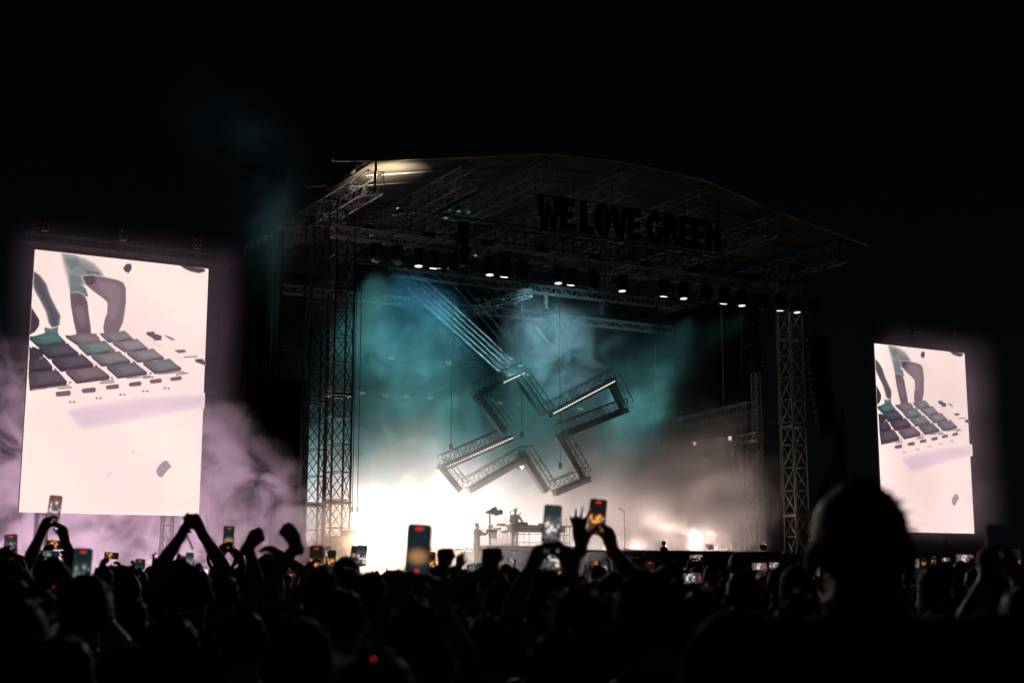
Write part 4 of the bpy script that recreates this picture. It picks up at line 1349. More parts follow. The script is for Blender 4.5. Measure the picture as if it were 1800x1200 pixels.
def body_mesh(arms, lean=0.0, bow=0.0, voxel=.012, build=1.0, sleeves='short', legs='stand', name='person', neck=0.0):
    """one continuous figure, 1.75 m tall, facing +y; arms = {side: dict(w=wrist, pole=, d=, n=, pose=)}"""
    mb = MB()
    piv = Vector((0, 0, .95))
    Rl = Matrix.Rotation(-lean, 3, 'X')
    def T(p):
        p = Vector(p)
        return piv + Rl @ (p - piv) if p.z > .95 else p
    ax, ay = Vector((1, 0, 0)), Rl @ Vector((0, 1, 0))
    bw = build
    secs = []
    for z, rx, ry, yo in ((.80, .13, .10, 0), (.86, .165, .122, 0), (.94, .168, .125, 0), (1.05, .142, .105, .005), (1.17, .152, .113, .005), (1.29, .172, .122, 0),
                          (1.375, .172, .112, -.005), (1.43, .135, .092, -.008), (1.465, .085, .075, -.006), (1.50, .06, .064, 0), (1.57, .055, .06, .012)):
        s_ = bw if z < 1.45 else 1
        if z > 1.48: z -= neck
        secs.append((T((0, yo, z)), rx * s_, ry * s_, ax, ay if z > .95 else Vector((0, 1, 0))))
    loft(mb, secs)
    # legs and shoes
    bones = []
    for sx in (-1, 1):
        hip, knee, ank = Vector((sx * .09, 0, .88)), Vector((sx * .105, .015, .48)), Vector((sx * .11, -.02, .09))
        limb(mb, [hip, (hip + knee) / 2, knee, knee.lerp(ank, .35), ank], [.088 * bw, .078 * bw, .055, .055, .038])
        limb(mb, [ank, (sx * .115, -.04, .04), (sx * .12, .08, .035), (sx * .125, .17, .03)], [.042, .042, .042, .034])
        bones.append(('leg', hip, knee)); bones.append(('leg', knee, ank)); bones.append(('shoe', ank, Vector((sx * .12, .15, .02))))
    # arms
    for sx in (-1, 1):
        sp = arms.get(sx)
        up = 0.0
        if sp and sp.get('w') is not None:
            W = Vector(sp['w'])
            up = max(0, min(1, (W.z - 1.3) / .5))
        Sh = T((sx * (.185 * bw - .02 * up), .0 + .01 * up, 1.405 + .055 * up))
        if not sp or sp.get('w') is None:
            sp = dict(w=T((sx * .27, .07, .90)), pole=(sx, -1, 0), d=(0, .12, -1), n=(-sx, 0, 0), pose='relax')
        E, W = solve_arm(Sh, sp['w'], sp.get('pole', (sx, 0, -.6)))
        mb.ellipsoid(Sh, (.062 * bw, .062, .062), 12, 8)
        capsule(mb, T((sx * .09, -.01, 1.40)), Sh, .06, .058)
        limb(mb, [Sh, Sh.lerp(E, .45), E, E.lerp(W, .3), W], [.056 * bw, .05 * bw, .041, .042, .027])
        d = sp.get('d')
        d = (W - E) if d is None else Vector(d)
        hand(mb, W, d, sp.get('n', (-sx, 0, 0)), sx, sp.get('pose', 'relax'))
        bones += [('upper', Sh, E), ('fore', E, W), ('hand', W, W + d.normalized() * .15)]
    # head
    hc = T((0, .02, 1.635 - neck))
    Rh = Rl @ Matrix.Rotation(-bow, 3, 'X')
    def Hd(p): return hc + Rh @ Vector(p)
    mb.ellipsoid(Hd((0, -.012, .03)), (.075, .095, .087), 16, 12, Rh)
    mb.ellipsoid(Hd((0, .03, -.045)), (.056, .062, .068), 14, 10, Rh)
    mb.ellipsoid(Hd((0, .055, -.085)), (.034, .034, .026), 10, 8, Rh)
    capsule(mb, Hd((0, .084, .012)), Hd((0, .106, -.028)), .009, .014, 8)
    mb.ellipsoid(Hd((0, .082, -.068)), (.024, .012, .011), 10, 6, Rh)
    for sx in (-1, 1):
        mb.ellipsoid(Hd((sx * .086, -.012, -.014)), (.013, .024, .036), 8, 8, Rh)
        mb.ellipsoid(Hd((sx * .032, .076, .02)), (.022, .014, .009), 8, 6, Rh)
        mb.ellipsoid(Hd((sx * .032, .074, -.002)), (.012, .012, .012), 8, 6, Rh)
    limb(mb, [T((0, 0, 1.46)), Hd((0, -.01, -.06))], [.062, .055])
    me = remeshed(mb, voxel, name)
    # clothing zones by the nearest bone, pushed out a little so that hems end in an edge
    n = len(me.vertices)
    co = np.empty(n * 3); me.vertices.foreach_get('co', co); co = co.reshape(-1, 3)
    no = np.empty(n * 3); me.vertices.foreach_get('normal', no); no = no.reshape(-1, 3)
    bones += [('torso', T((0, 0, 1.0)), T((0, 0, 1.40))), ('head', T((0, .0, 1.50)), Hd((0, 0, .1))), ('torso', T((-.15, 0, 1.39)), T((.15, 0, 1.39))), ('hips', Vector((-.08, 0, .86)), Vector((.08, 0, .86)))]
    best = np.full(n, 1e9); kind = np.zeros(n, int); par = np.zeros(n)
    rad = {'leg': .07, 'shoe': .04, 'upper': .05, 'fore': .035, 'hand': .03, 'torso': .13, 'head': .075, 'hips': .11}
    names = list(rad)
    for nm, a, b in bones:
        a, b = np.array(a), np.array(b)
        ab = b - a
        t = np.clip(((co - a) @ ab) / (ab @ ab), 0, 1)
        dist = np.linalg.norm(co - (a + t[:, None] * ab), axis=1) - rad[nm]
        k = dist < best
        best[k] = dist[k]; kind[k] = names.index(nm); par[k] = t[k]
    isk = lambda s: kind == names.index(s)
    shirt = isk('torso') | (isk('upper') & (par < (.62 if sleeves == 'short' else 2)))
    if sleeves == 'long': shirt |= isk('fore') & (par < .9)
    pants = isk('leg') | isk('hips')
    shoe = isk('shoe')
    zone = np.where(shirt, 1, np.where(pants, 2, np.where(shoe, 3, 0)))
    rs = np.random.RandomState(3)
    wob = .004 * np.sin(co[:, 2] * 55 + co[:, 0] * 21 + 2 * np.sin(co[:, 1] * 30)) + .003 * np.sin(co[:, 0] * 90 + co[:, 2] * 31)
    co2 = co + no * np.where(zone > 0, .013 + wob, 0)[:, None]
    me.vertices.foreach_set('co', co2.reshape(-1))
    lp = np.empty(len(me.loops), int); me.loops.foreach_get('vertex_index', lp)
    ls = np.empty(len(me.polygons), int); me.polygons.foreach_get('loop_start', ls)
    me.polygons.foreach_set('material_index', zone[lp[ls]].astype(np.int32))
    me.polygons.foreach_set('use_smooth', [True] * len(me.polygons))
    me.update()
    Mh = Matrix.Translation(hc) @ Rh.to_4x4()
    return me, Mh

HAIR = {}
def hair_mesh(style, k):
    """shell of hair over the skull with loose strands on its outline; head-local, facing +y"""
    key = (style, k)
    if key in HAIR: return HAIR[key]
    rnd = random.Random(hash(style) % 1000 + k * 7)
    rnd = random.Random(len(style) * 31 + k * 7)
    mb = MB()
    c = Vector((0, -.014, .032))
    r = {'short': (.083, .104, .095), 'crop': (.079, .100, .091), 'curly': (.098, .118, .112), 'long': (.088, .110, .100), 'bun': (.084, .104, .096), 'bob': (.094, .112, .102)}[style]
    n, m = 26, 16
    vs, fs, keep = [], [], []
    drop = {'short': -.055, 'crop': -.05, 'curly': -.07, 'long': -.30, 'bun': -.06, 'bob': -.15}[style]
    for a in range(m + 1):
        ph = math.pi * a / m
        for i in range(n):
            t = 2 * math.pi * i / n
            v = Vector((math.sin(ph) * math.cos(t) * r[0], math.sin(ph) * math.sin(t) * r[1], math.cos(ph) * r[2]))
            wv = 1 + (.045 if style != 'curly' else .09) * (math.sin(7 * t + 3 * k + 5 * ph) * math.sin(6 * ph + k) + rnd.uniform(-.4, .4))
            v *= wv
            if style in ('long', 'bob') and ph > math.pi * .5:
                f_ = (ph / math.pi - .5) * 2
                v = Vector((math.cos(t) * r[0] * (1.0 + .18 * f_) * wv, math.sin(t) * r[1] * (1.0 - .1 * f_) * wv - .02 * f_, drop * f_ + .0))
            vs.append(c + v)
    for a in range(m):
        for i in range(n):
            j = (i + 1) % n
            q = [a * n + i, (a + 1) * n + i, (a + 1) * n + j, a * n + j]
            z = sum(vs[x].z for x in q) / 4; y = sum(vs[x].y for x in q) / 4
            front = y > .035
            if front and z < .055: continue
            if not front and y > -.02 and z < -.005 and style in ('short', 'crop', 'bun'): continue
            if z < drop + .005: continue
            fs.append(q)
    mb.add(vs, fs, True)
    if style == 'bun':
        mb.ellipsoid((0, -.09, .095), (.045, .045, .04), 12, 8)
    ns = {'short': 420, 'crop': 260, 'curly': 620, 'long': 420, 'bun': 260, 'bob': 420}[style]
    L = {'short': .020, 'crop': .008, 'curly': .026, 'long': .05, 'bun': .016, 'bob': .03}[style]
    for _ in range(ns):
        ph = rnd.uniform(0, 1.75) if style not in ('long', 'bob') else rnd.uniform(0, 1.6)
        t = rnd.uniform(0, 2 * math.pi)
        nrm = Vector((math.sin(ph) * math.cos(t), math.sin(ph) * math.sin(t), math.cos(ph)))
        p = c + Vector((nrm.x * r[0], nrm.y * r[1], nrm.z * r[2]))
        if p.y > .04 and p.z < .06: continue
        if p.z < .0 and p.y > -.02: continue
        tang = Vector((rnd.uniform(-1, 1), rnd.uniform(-1, 1), rnd.uniform(-1.2, .3)))
        dv = (nrm * rnd.uniform(.3, 1.0) + tang * .8).normalized()
        sd = dv.cross(nrm)
        sd = sd.normalized() * .0022 if sd.length > 1e-4 else Vector((.002, 0, 0))
        l_ = L * rnd.uniform(.5, 1.5)
        mid = p + dv * l_ * .6
        tip = mid + (dv + Vector((0, 0, -.5))).normalized() * l_ * .5
        mb.add([p - sd, p + sd, mid + sd * .7, mid - sd * .7, tip], [(0, 1, 2, 3), (3, 2, 4)], True)
    me = mb.mesh('hair', HAIRM[k % 3 if k < 100 else 0])
    HAIR[key] = me
    return me

def facing(p, jitter=0.0):
    d = Vector((CX, 57.0, 0)) - Vector((p[0], p[1], 0))
    return math.atan2(-d.x, d.y) + jitter
BODIES = {}
def person(label, x, ytop, dist, arms=None, hair=('short', 0), shirt='black', pants='denim', voxel=.012, group=None, jitter=0.0, base=0.0, lean=0.0, bow=0.0,
           build=1.0, key=None, skin='skin', top_z=None, face=None, sleeves='short', pos=None, neck=0.0):
    """stand a figure on the ground so that its head top falls on the given pixel at the given distance"""
    if pos is None:
        p = at(x, ytop, dist)
        h = (p.z if top_z is None else top_z) - base
    else:
        p = Vector(pos); h = top_z - base
    hh = 1.75 - neck - (1 - math.cos(lean)) * .8
    sc = h / hh
    rz = facing(p, jitter) if face is None else face
    root = Matrix.Translation((p.x, p.y, base)) @ Matrix.Rotation(rz, 4, 'Z') @ Matrix.Scale(sc, 4)
    inv = root.inverted()
    loc = {}
    for sx, a in (arms or {}).items():
        a = dict(a)
        if a.get('W') is not None: a['w'] = inv @ Vector(a.pop('W'))
        for q in ('D', 'N', 'POLE'):
            if q in a: a[q.lower()] = inv.to_3x3() @ Vector(a.pop(q))
        loc[sx] = a
    if key and key in BODIES: me, Mh = BODIES[key]
    else:
        me, Mh = body_mesh(loc, lean, bow, voxel, build, sleeves, neck=neck)
        if key: BODIES[key] = (me, Mh)
    if key:
        mk = (key, shirt, pants, skin)
        if mk not in BODIES:
            m2 = me if not me.materials else me.copy()
            m2.materials.clear()
            BODIES[mk] = (m2, Mh)
            for z in (M[skin], CLOTH[shirt], CLOTH[pants], M['rubber']): m2.materials.append(z)
        me = BODIES[mk][0]
    else:
        for z in (M[skin], CLOTH[shirt], CLOTH[pants], M['rubber']): me.materials.append(z)
    o = bpy.data.objects.new('person', me)
    C.objects.link(o)
    o.matrix_world = root
    tag(o, label, 'person', group)
    hm = hair_mesh(*hair)
    inst('hair', hm, o, Mh)
    return o, root

# ------------------------------------------------------------------ phones
SCR = {}
def screen_mat(style, seed):
    key = (style, seed)
    if key in SCR: return SCR[key]
    rnd = random.Random(seed * 13 + len(style))
    m = bpy.data.materials.new('phone_screen_' + style)
    m.use_nodes = True
    nt = m.node_tree
    nt.nodes.clear()
    n = NB(nt)
    out = nt.nodes.new('ShaderNodeOutputMaterial'); e = nt.nodes.new('ShaderNodeEmission')
    base, glow, st, band = {'orange': ((.012, .010, .008), (1.0, .42, .10), 1.1, (-.05, .01)), 'white': ((.03, .035, .04), (1.0, .90, .84), .9, (-.05, .03)),
                            'teal': ((.010, .022, .022), (.55, .68, .60), .4, (-.07, .02)), 'pink': ((.10, .06, .07), (1.0, .80, .78), .9, (-.07, .06)),
                            'off': ((.0015, .002, .003), (.3, .2, .12), .12, (-.06, .0)), 'dim': ((.010, .02, .026), (.80, .42, .16), .5, (-.06, .0))}[style]
    acc = None
    def blob(cx, cz, rx, rz):
        a = n.op('DIVIDE', n.op('SUBTRACT', n.x, cx), rx)
        b = n.op('DIVIDE', n.op('SUBTRACT', n.z, cz), rz)
        d = n.op('SQRT', n.add(n.mul(a, a), n.mul(b, b)))
        return n.ramp(d, .1 if style == 'dim' else .4, 1.0, 1, 0)
    if style == 'dim':
        acc = blob(.0, -.02, .044, .034)
    else:
        for k in range(3):
            q = blob(rnd.uniform(-.024, .024), rnd.uniform(*band), rnd.uniform(.006, .016), rnd.uniform(.008, .018))
            acc = q if acc is None else n.op('MAXIMUM', acc, q)
        sp = n.ramp(n.noise(150 + 40 * rnd.random(), 2, 0, (seed, seed, 1)), .56, .66)
        sp = n.mul(sp, n.ramp(n.z, band[1] + .01, band[1] - .012, 0, 1), n.ramp(n.z, -.07, -.05, 0, 1), .75)
        acc = n.op('MAXIMUM', acc, sp)
        def rect(cx, cz, w, h):
            a = n.ramp(n.op('ABSOLUTE', n.op('SUBTRACT', n.x, cx)), w * .8, w, 1, 0)
            return n.mul(a, n.ramp(n.op('ABSOLUTE', n.op('SUBTRACT', n.z, cz)), h * .9, h, 1, 0))
        c_ = rnd.uniform(-.006, .006)
        for r_ in (rect(-.024 + c_, -.004, .005, .010), rect(.024 + c_, -.007, .0035, .007), rect(c_, -.022, .02, .006)):
            acc = n.op('MAXIMUM', acc, n.mul(r_, .9))
    mx = nt.nodes.new('ShaderNodeMix'); mx.data_type = 'RGBA'
    nt.links.new(acc, mx.inputs[0])
    mx.inputs[6].default_value = (*base, 1)
    mx.inputs[7].default_value = tuple(c * st for c in glow) + (1,)
    nt.links.new(mx.outputs[2], e.inputs[0])
    nt.links.new(e.outputs[0], out.inputs[0])
    SCR[key] = m
    return m
M['rec'] = emit('record_red', (1.0, .035, .02), .8)
PH = {}
def phone(x, y, dist, label, style='orange', seed=0, land=False, tilt=0.0, rec=True, group='phones held up in the crowd', size=1.0, yaw=0.0, flip=False):
    """a phone facing the camera side, standing upright or lying sideways; returns its frame"""
    p = at(x, y, dist)
    tilt += R(((x * 7 + y * 3) % 13) - 6)
    to = (EYE - p).normalized()
    back = Vector((-to.x, -to.y, 0)).normalized()
    rz = math.atan2(-back.x, back.y) + yaw
    Mx = Matrix.Translation(p) @ Matrix.Rotation(rz, 4, 'Z') @ Matrix.Rotation(R(-4), 4, 'X') @ Matrix.Rotation(tilt + (R(90) if land else 0), 4, 'Y') @ Matrix.Scale(size, 4)
    t = thing('phone', label, 'phone', (0, 0, 0), 0, group)
    t.matrix_world = Mx
    if 'case' not in PH:
        b = MB()
        w, h, r = .0375, .0775, .011
        poly = []
        for cx, cz, a0 in ((w - r, h - r, 0), (-w + r, h - r, 90), (-w + r, -h + r, 180), (w - r, -h + r, 270)):
            poly += [(cx + r * math.cos(R(a0 + k * 22.5)), cz + r * math.sin(R(a0 + k * 22.5))) for k in range(5)]
        b.prism(poly, -.004, .0045)
        PH['case'] = b.mesh('case', M['plastic'])
        w, h, r = .035, .075, .009
        poly = []
        for cx, cz, a0 in ((w - r, h - r, 0), (-w + r, h - r, 90), (-w + r, -h + r, 180), (w - r, -h + r, 270)):
            poly += [(cx + r * math.cos(R(a0 + k * 22.5)), cz + r * math.sin(R(a0 + k * 22.5))) for k in range(5)]
        b = MB(); b.add([(a, -.0045, c) for a, c in poly], [tuple(range(len(poly)))]); PH['screen'] = b
        b = MB(); b.box((-.018, .006, .055), (.03, .004, .032), .001); PH['bump'] = b.mesh('camera_bump', M['plastic'])
        b = MB(); b.box((0, -.0050, .062), (.021, .0006, .008)); PH['rec'] = b.mesh('record_badge', M['rec'])
        b = MB(); b.lathe([(.006, -.0052), (.005, -.0055)], 12, (0, 0, -.062), 'y'); PH['btn'] = b.mesh('record_button', M['rec'])
    inst('case', PH['case'], t, Matrix())
    sm = screen_mat(style, seed)
    k = ('s', style, seed)
    if k not in PH: PH[k] = PH['screen'].mesh('screen', sm)
    inst('screen', PH[k], t, Matrix())
    inst('camera_bump', PH['bump'], t, Matrix())
    if rec:
        inst('record_badge', PH['rec'], t, Matrix())
        if seed % 2 == 0: inst('record_button', PH['btn'], t, Matrix())
    return Mx
def grip(Mx, sx, land=False, low=-.005):
    """arm spec: a hand of side sx closed on the side of a phone"""
    if land: a, u = Vector((0, 0, 1)) * (1 if True else 1), None
    Rm = Mx.to_3x3()
    rt = (Rm @ Vector((1, 0, 0))).normalized(); up = (Rm @ Vector((0, 0, 1))).normalized(); bk = (Rm @ Vector((0, 1, 0))).normalized()
    if land:
        # local +z points right after the quarter turn
        rt2 = up if up.dot(RIGHT) > 0 else -up
        up2 = rt if rt.z > 0 else -rt
        rt, up = rt2, up2
        hw, lo = .075, .0
    else:
        hw, lo = .036, low
    c = Mx.translation
    W = c + rt * (sx * (hw + .012)) - up * (lo + .085) - bk * .012
    d = (up * .95 - rt * (sx * .18) + bk * .25)
    n = (-rt * sx * .8 + bk * .6)
    return dict(W=W, D=d, N=n, POLE=rt * sx * 1.0 - Vector((0, 0, .9)), pose='grip')
# ------------------------------------------------------------------ the performer and the stage crew
q = on_y(905, 898, KY + .55)
performer_arms = {1: dict(w=(.20, .44, 1.06), pole=(1, -.4, -.4), d=(-.1, .9, -.35), n=(0, 0, -1), pose='claw'), -1: dict(w=(-.22, .46, 1.04), pole=(-1, -.4, -.4), d=(.1, .9, -.35), n=(0, 0, -1), pose='claw')}
person('performer in dark top leaning over the keyboards, head bowed', 0, 0, 0, performer_arms, ('short', 0), 'black', 'black', .014, lean=.12, bow=.35, base=RZ, top_z=q.z + .1, face=R(168), pos=(q.x, KY + .55, 0), sleeves='long')
q = on_y(838, 919, 52.2)
Mc = Matrix.Translation((q.x + .62, 52.1, q.z - .32))
person('camera operator in dark hooded top standing before the stage edge', 0, 0, 0, {1: dict(W=Vector((q.x + .42, 52.0, q.z - .40)), D=(1, 0, .1), N=(0, 0, 1), pose='grip', pole=(1, 0, -1)), -1: dict(W=Vector((q.x + .45, 52.3, q.z - .42)), D=(1, 0, .1), N=(0, 0, 1), pose='grip', pole=(-1, 0, -1))},
       ('crop', 1), 'black', 'black', .014, base=2.1, top_z=q.z, pos=(q.x, 52.2, 0), face=R(-92), sleeves='long')
t = thing('video_camera', 'shoulder video camera held out by the camera operator', 'video camera', tuple(Mc.translation))
b = MB(); b.box((0, 0, 0), (.34, .13, .14), .02); b.obj('camera_body', M['plastic'], t)
b = MB(); b.lathe([(.05, .16), (.055, .2), (.06, .3), (.055, .31)], 14, (0, 0, 0), 'x'); b.obj('lens_barrel', M['black'], t)
b = MB(); b.box((-.05, -.02, .12), (.2, .03, .03), .008); b.obj('top_handle', M['black'], t)
b = MB(); b.box((-.16, 0, .02), (.06, .1, .1), .02); b.obj('battery', M['black'], t)
q = on_y(1170, 951, 52.6)
st = thing('pit_step', 'steel step block in the pit right of the stage centre', 'step', (q.x, 52.6, 0))
for k in range(3):
    b = MB(); b.box((0, -.1 + .2 * k, .25 + .5 * k), (.8, .9 - .25 * k, .48), .02); b.obj('step_block', M['steel'], st)
person('crew member seen head and shoulders above the stage edge', 0, 0, 0, None, ('curly', 0), 'black', 'black', .018, base=1.49, top_z=q.z, pos=(q.x, 52.75, 0), face=R(20), sleeves='long')

# ------------------------------------------------------------------ people near the camera
def both(Mx, land=False, low=-.005): return {1: grip(Mx, 1, land, low), -1: grip(Mx, -1, land, low)}
person('tall person with short hair and bare ears close in front at right', 1510, 858, 2.5, None, ('short', 0), 'black', 'black', .008, build=1.22, neck=.055)
Mp = phone(735, 966, 4.05, 'large blurred phone with one round orange glow held high near the centre', 'dim', 2, size=1.0)
person('person under the large blurred phone with both hands raised to it', 731, 1066, 3.45, both(Mp), ('short', 1), 'grey', 'denim', .009)
Mp = phone(970, 921, 5.5, 'phone with dark top half held high left of the splayed fingers', 'white', 1, rec=False)
a_ = both(Mp)
a_[-1]['POLE'] = -RIGHT * 1.2 - Vector((0, 0, .3)); a_[1]['POLE'] = RIGHT * .6 - Vector((0, 0, 1))
person('person holding the high phone at centre with elbows spread wide', 968, 1024, 4.95, a_, ('curly', 1), 'wine', 'black', .009)
phone(974, 976, 7.0, 'small phone glimpsed below the high centre phone', 'white', 4, size=1.0)
Mp = phone(1050, 908, 5.9, 'black phone with warm lights and red record mark held highest', 'orange', 6)
a_ = both(Mp)
hw = at(1022, 945, 5.8)
a_[-1] = dict(W=hw - UP * .03, D=UP * 1.0 - RIGHT * .12, N=FWD * .8 + RIGHT * .5, POLE=-RIGHT - Vector((0, 0, 1)), pose='open')
a_[1]['POLE'] = RIGHT * 1.2 - Vector((0, 0, .6))
person('person with one hand splayed open and the other on the highest phone', 1078, 1014, 5.5, a_, ('bun', 1), 'black', 'denim', .008)
person('person with rounded dark hair right of centre, close to the camera', 1138, 1024, 3.5, None, ('curly', 0), 'black', 'denim', .011)
Mp = phone(96, 893, 8.2, 'phone raised high in front of the left screen', 'pink', 3, rec=True)
a_ = both(Mp)
a_[-1]['POLE'] = -RIGHT * 1.2 - Vector((0, 0, .2)); a_[1]['POLE'] = RIGHT * 1.2 - Vector((0, 0, .2))
person('person raising a phone with both arms before the left screen', 92, 984, 7.75, a_, ('short', 0), 'black', 'denim', .010)
# clasped hands overhead
hc_ = at(338, 908, 7.3)
w1, w2 = hc_ - RIGHT * .045 - UP * .075, hc_ + RIGHT * .045 - UP * .075
o, _ = person('person with both arms overhead and hands clasped before the left screen', 316, 986, 7.5,
       {-1: dict(W=w1, D=UP * .9 + RIGHT * .35, N=RIGHT * .9 + FWD * .2, POLE=-RIGHT * 1.5, pose='clasp'), 1: dict(W=w2, D=UP * .9 - RIGHT * .3, N=-RIGHT * .9 + FWD * .2, POLE=RIGHT * 1.0, pose='clasp')}, ('short', 2), 'navy', 'denim', .009)
t = thing('wristband', 'loose ribbon wristband on the clasped wrist', 'wristband', tuple(at(326, 934, 7.28)))
b = MB(); b.lathe([(.031, -.006), (.033, 0), (.031, .006)], 14, caps=False); b.obj('band', CLOTH['wine'], t)
b = MB(); b.add([(-.005, 0, 0), (.005, 0, 0), (.05, .003, -.09), (.04, .003, -.095)], [(0, 1, 2, 3)]); b.add([(-.005, .002, 0), (.005, .002, 0), (.05, .005, -.09), (.04, .005, -.095)], [(3, 2, 1, 0)]); b.obj('ribbon', CLOTH['wine'], t)
person('person with cropped hair just right of the clasped arms', 338, 998, 5.2, None, ('crop', 0), 'black', 'denim', .011)
def raised(label, hx, hy, hd, px_, py_, pd, side, pose, D=None, N=None, hair=('short', 0), shirt='black', pole=None, vox=.009, **kw):
    W = at(hx, hy, hd) - UP * .06
    sp = dict(W=W, D=D if D is not None else UP * .9 + RIGHT * .35, N=N if N is not None else FWD * 1.0, POLE=pole if pole is not None else RIGHT * side * 1.0 - Vector((0, 0, .6)), pose=pose)
    return person(label, px_, py_, pd, {side: sp}, hair, shirt, 'denim', vox, **kw)
raised('person punching a fist up to the right, left of the smoke', 436, 918, 6.6, 392, 1012, 6.9, 1, 'fist', UP * .75 + RIGHT * .7, FWD * 1.0 + RIGHT * .2, ('short', 1))
raised('person with a curled raised hand before the smoke bank', 521, 934, 6.2, 566, 1008, 6.4, -1, 'clasp', UP * .8 - RIGHT * .45, FWD * .8 - RIGHT * .5, ('long', 1), 'wine')
raised('person lifting a limp bent hand beside the curled one', 499, 962, 8.0, 471, 981, 8.2, 1, 'claw', UP * .5 - FWD * .2 - RIGHT * .6, FWD * .3 - UP * .9, ('bob', 0))
Mp = phone(556, 984, 7.4, 'phone with orange lights and red dot right of the curled hand', 'orange', 8)
person('person filming with an orange-lit phone left of the bright lamp', 580, 1016, 6.9, both(Mp), ('short', 0), 'olive', 'denim', .011)
Mp = phone(144, 997, 5.5, 'phone with pale greenish picture above a broad dark head', 'teal', 3)
person('broad-headed person filming at the lower left', 150, 1025, 4.6, both(Mp), ('curly', 2), 'black', 'black', .010)
Mp = phone(83, 976, 9.6, 'sideways phone with grey-green picture at the left', 'teal', 5, land=True, rec=False)
person('person holding a phone sideways at the left', 74, 993, 9.1, both(Mp, True), ('short', 1), 'grey', 'denim', .012)
Mp = phone(19, 962, 7.9, 'phone with red mark at the far left edge', 'white', 6)
person('person filming at the far left edge', 20, 990, 7.4, both(Mp), ('short', 0), 'black', 'denim', .012)
Mp = phone(98, 957, 11.5, 'small sideways phone glowing orange at the left', 'orange', 1, land=True, rec=False)
person('person behind the small orange phone at the left', 104, 992, 11, both(Mp, True), ('short', 1), 'navy', 'denim', .014)
Mp = phone(245, 1000, 10.3, 'upright phone with red marks left of the clasped arms', 'teal', 8)
person('person filming left of the clasped arms', 226, 1013, 9.8, both(Mp), ('bob', 1), 'black', 'denim', .013)
Mp = phone(196, 976, 15, 'tiny sideways phone held in two hands below the left screen', 'orange', 3, land=True, rec=False)
person('person with both forearms up round a tiny sideways phone', 195, 996, 14.4, both(Mp, True), ('short', 0), 'black', 'denim', .014)
Mp = phone(402, 945, 9.0, 'phone with red mark half behind the raised forearm', 'dim', 4)
person('person filming behind the raised fist', 420, 1002, 8.5, both(Mp), ('short', 2), 'sand', 'denim', .013)
raised('person gripping the air above the crowd left of the performer', 780, 976, 6.9, 801, 1012, 7.0, -1, 'fist', UP * 1.0, FWD * .9 + RIGHT * .3, ('short', 0))
raised('person with a blurred fist up below the performer', 859, 976, 5.7, 882, 1022, 5.8, -1, 'fist', UP * 1.0 + RIGHT * .1, FWD * .9 + RIGHT * .3, ('crop', 1), 'grey')
raised('person with a small open hand up below the camera operator', 808, 985, 13.5, 815, 1003, 13.6, -1, 'open', UP * 1.0, FWD * 1.0, ('short', 1), 'navy')
Mp = phone(837, 998, 11.2, 'sideways phone with red mark below the camera operator', 'teal', 2, land=True)
person('person filming sideways below the camera operator', 836, 1014, 10.6, both(Mp, True), ('short', 0), 'black', 'denim', .013)
Mp = phone(1224, 980, 15.5, 'sideways phone glowing pink between two curved hands', 'pink', 5, land=True, rec=False)
person('person with two curved hands round a glowing pink phone', 1226, 997, 15, both(Mp, True), ('short', 0), 'black', 'denim', .012)
Mp = phone(1214, 1016, 9.4, 'sideways phone with bright lights and red mark right of centre', 'white', 7, land=True)
person('person filming sideways right of centre', 1214, 1032, 8.8, both(Mp, True), ('long', 0), 'black', 'denim', .013)
Mp = phone(1142, 1004, 10.0, 'upright phone with yellow lights right of the cup', 'orange', 5)
person('person filming upright right of the cup', 1150, 1018, 9.4, both(Mp), ('bun', 0), 'grey', 'denim', .013)
person('tall person with round bare-looking head against the stage front at right', 1297, 972, 12, None, ('crop', 0), 'black', 'denim', .014)
person('person with smooth round head left of the tall near person', 1306, 1008, 5.9, None, ('crop', 1), 'black', 'denim', .011)
person('person low at right of centre in front of the sideways phone', 1230, 1047, 4.9, None, ('bob', 0), 'navy', 'denim', .012)
Mp = phone(1696, 981, 12.5, 'sideways phone with warm white picture under the right screen', 'pink', 9, land=True)
person('person filming sideways under the right screen', 1712, 1002, 12, both(Mp, True), ('short', 0), 'black', 'denim', .013)
Mp = phone(1756, 967, 4.1, 'large dark phone held up at the right border', 'off', 11, rec=False, tilt=R(-3), size=1.0, yaw=R(28))
a_ = both(Mp)
person('person at the right border holding up the large dark phone', 1808, 1034, 3.7, a_, ('short', 0), 'black', 'denim', .010)
Mp = phone(1431, 1011, 8.6, 'pale phone peeking out left of the tall near person', 'pink', 2, rec=False)
person('person half hidden left of the tall near person', 1412, 1020, 8.1, both(Mp), ('short', 1), 'black', 'denim', .013)
raised('person with a hooked hand up left of the tall near person', 1372, 985, 9.0, 1384, 1004, 9.2, -1, 'claw', UP * .8 + RIGHT * .5, FWD * 1.0, ('short', 1))
raised('person raising an open hand right of the pale cup', 1140, 985, 13, 1118, 1000, 13.2, 1, 'open', UP * .8 - RIGHT * .5, FWD * 1.0, ('short', 0))
# cup held up
t = thing('drinking_cup', 'pale plastic drinking cup held up right of centre', 'cup', tuple(at(1086, 992, 8.8)))
b = MB(); b.lathe([(.032, -.06), (.042, .05), (.044, .055), (.041, .05), (.030, -.055)], 16, caps=False); b.lathe([(.032, -.06), (.001, -.06)], 16, caps=False); b.obj('cup_wall', M['white'], t)
b = MB(); b.lathe([(.0445, .05), (.046, .055), (.0445, .06)], 16, caps=False); b.obj('cup_rim', M['white'], t)
person('person holding up the pale cup', 1100, 1008, 8.9, {-1: dict(W=at(1087, 1000, 8.8) - UP * .05 - RIGHT * .05, D=UP * .5 + RIGHT * .5 + FWD * .3, N=RIGHT, POLE=-RIGHT - Vector((0, 0, 1)), pose='grip')}, ('short', 2), 'black', 'denim', .013)

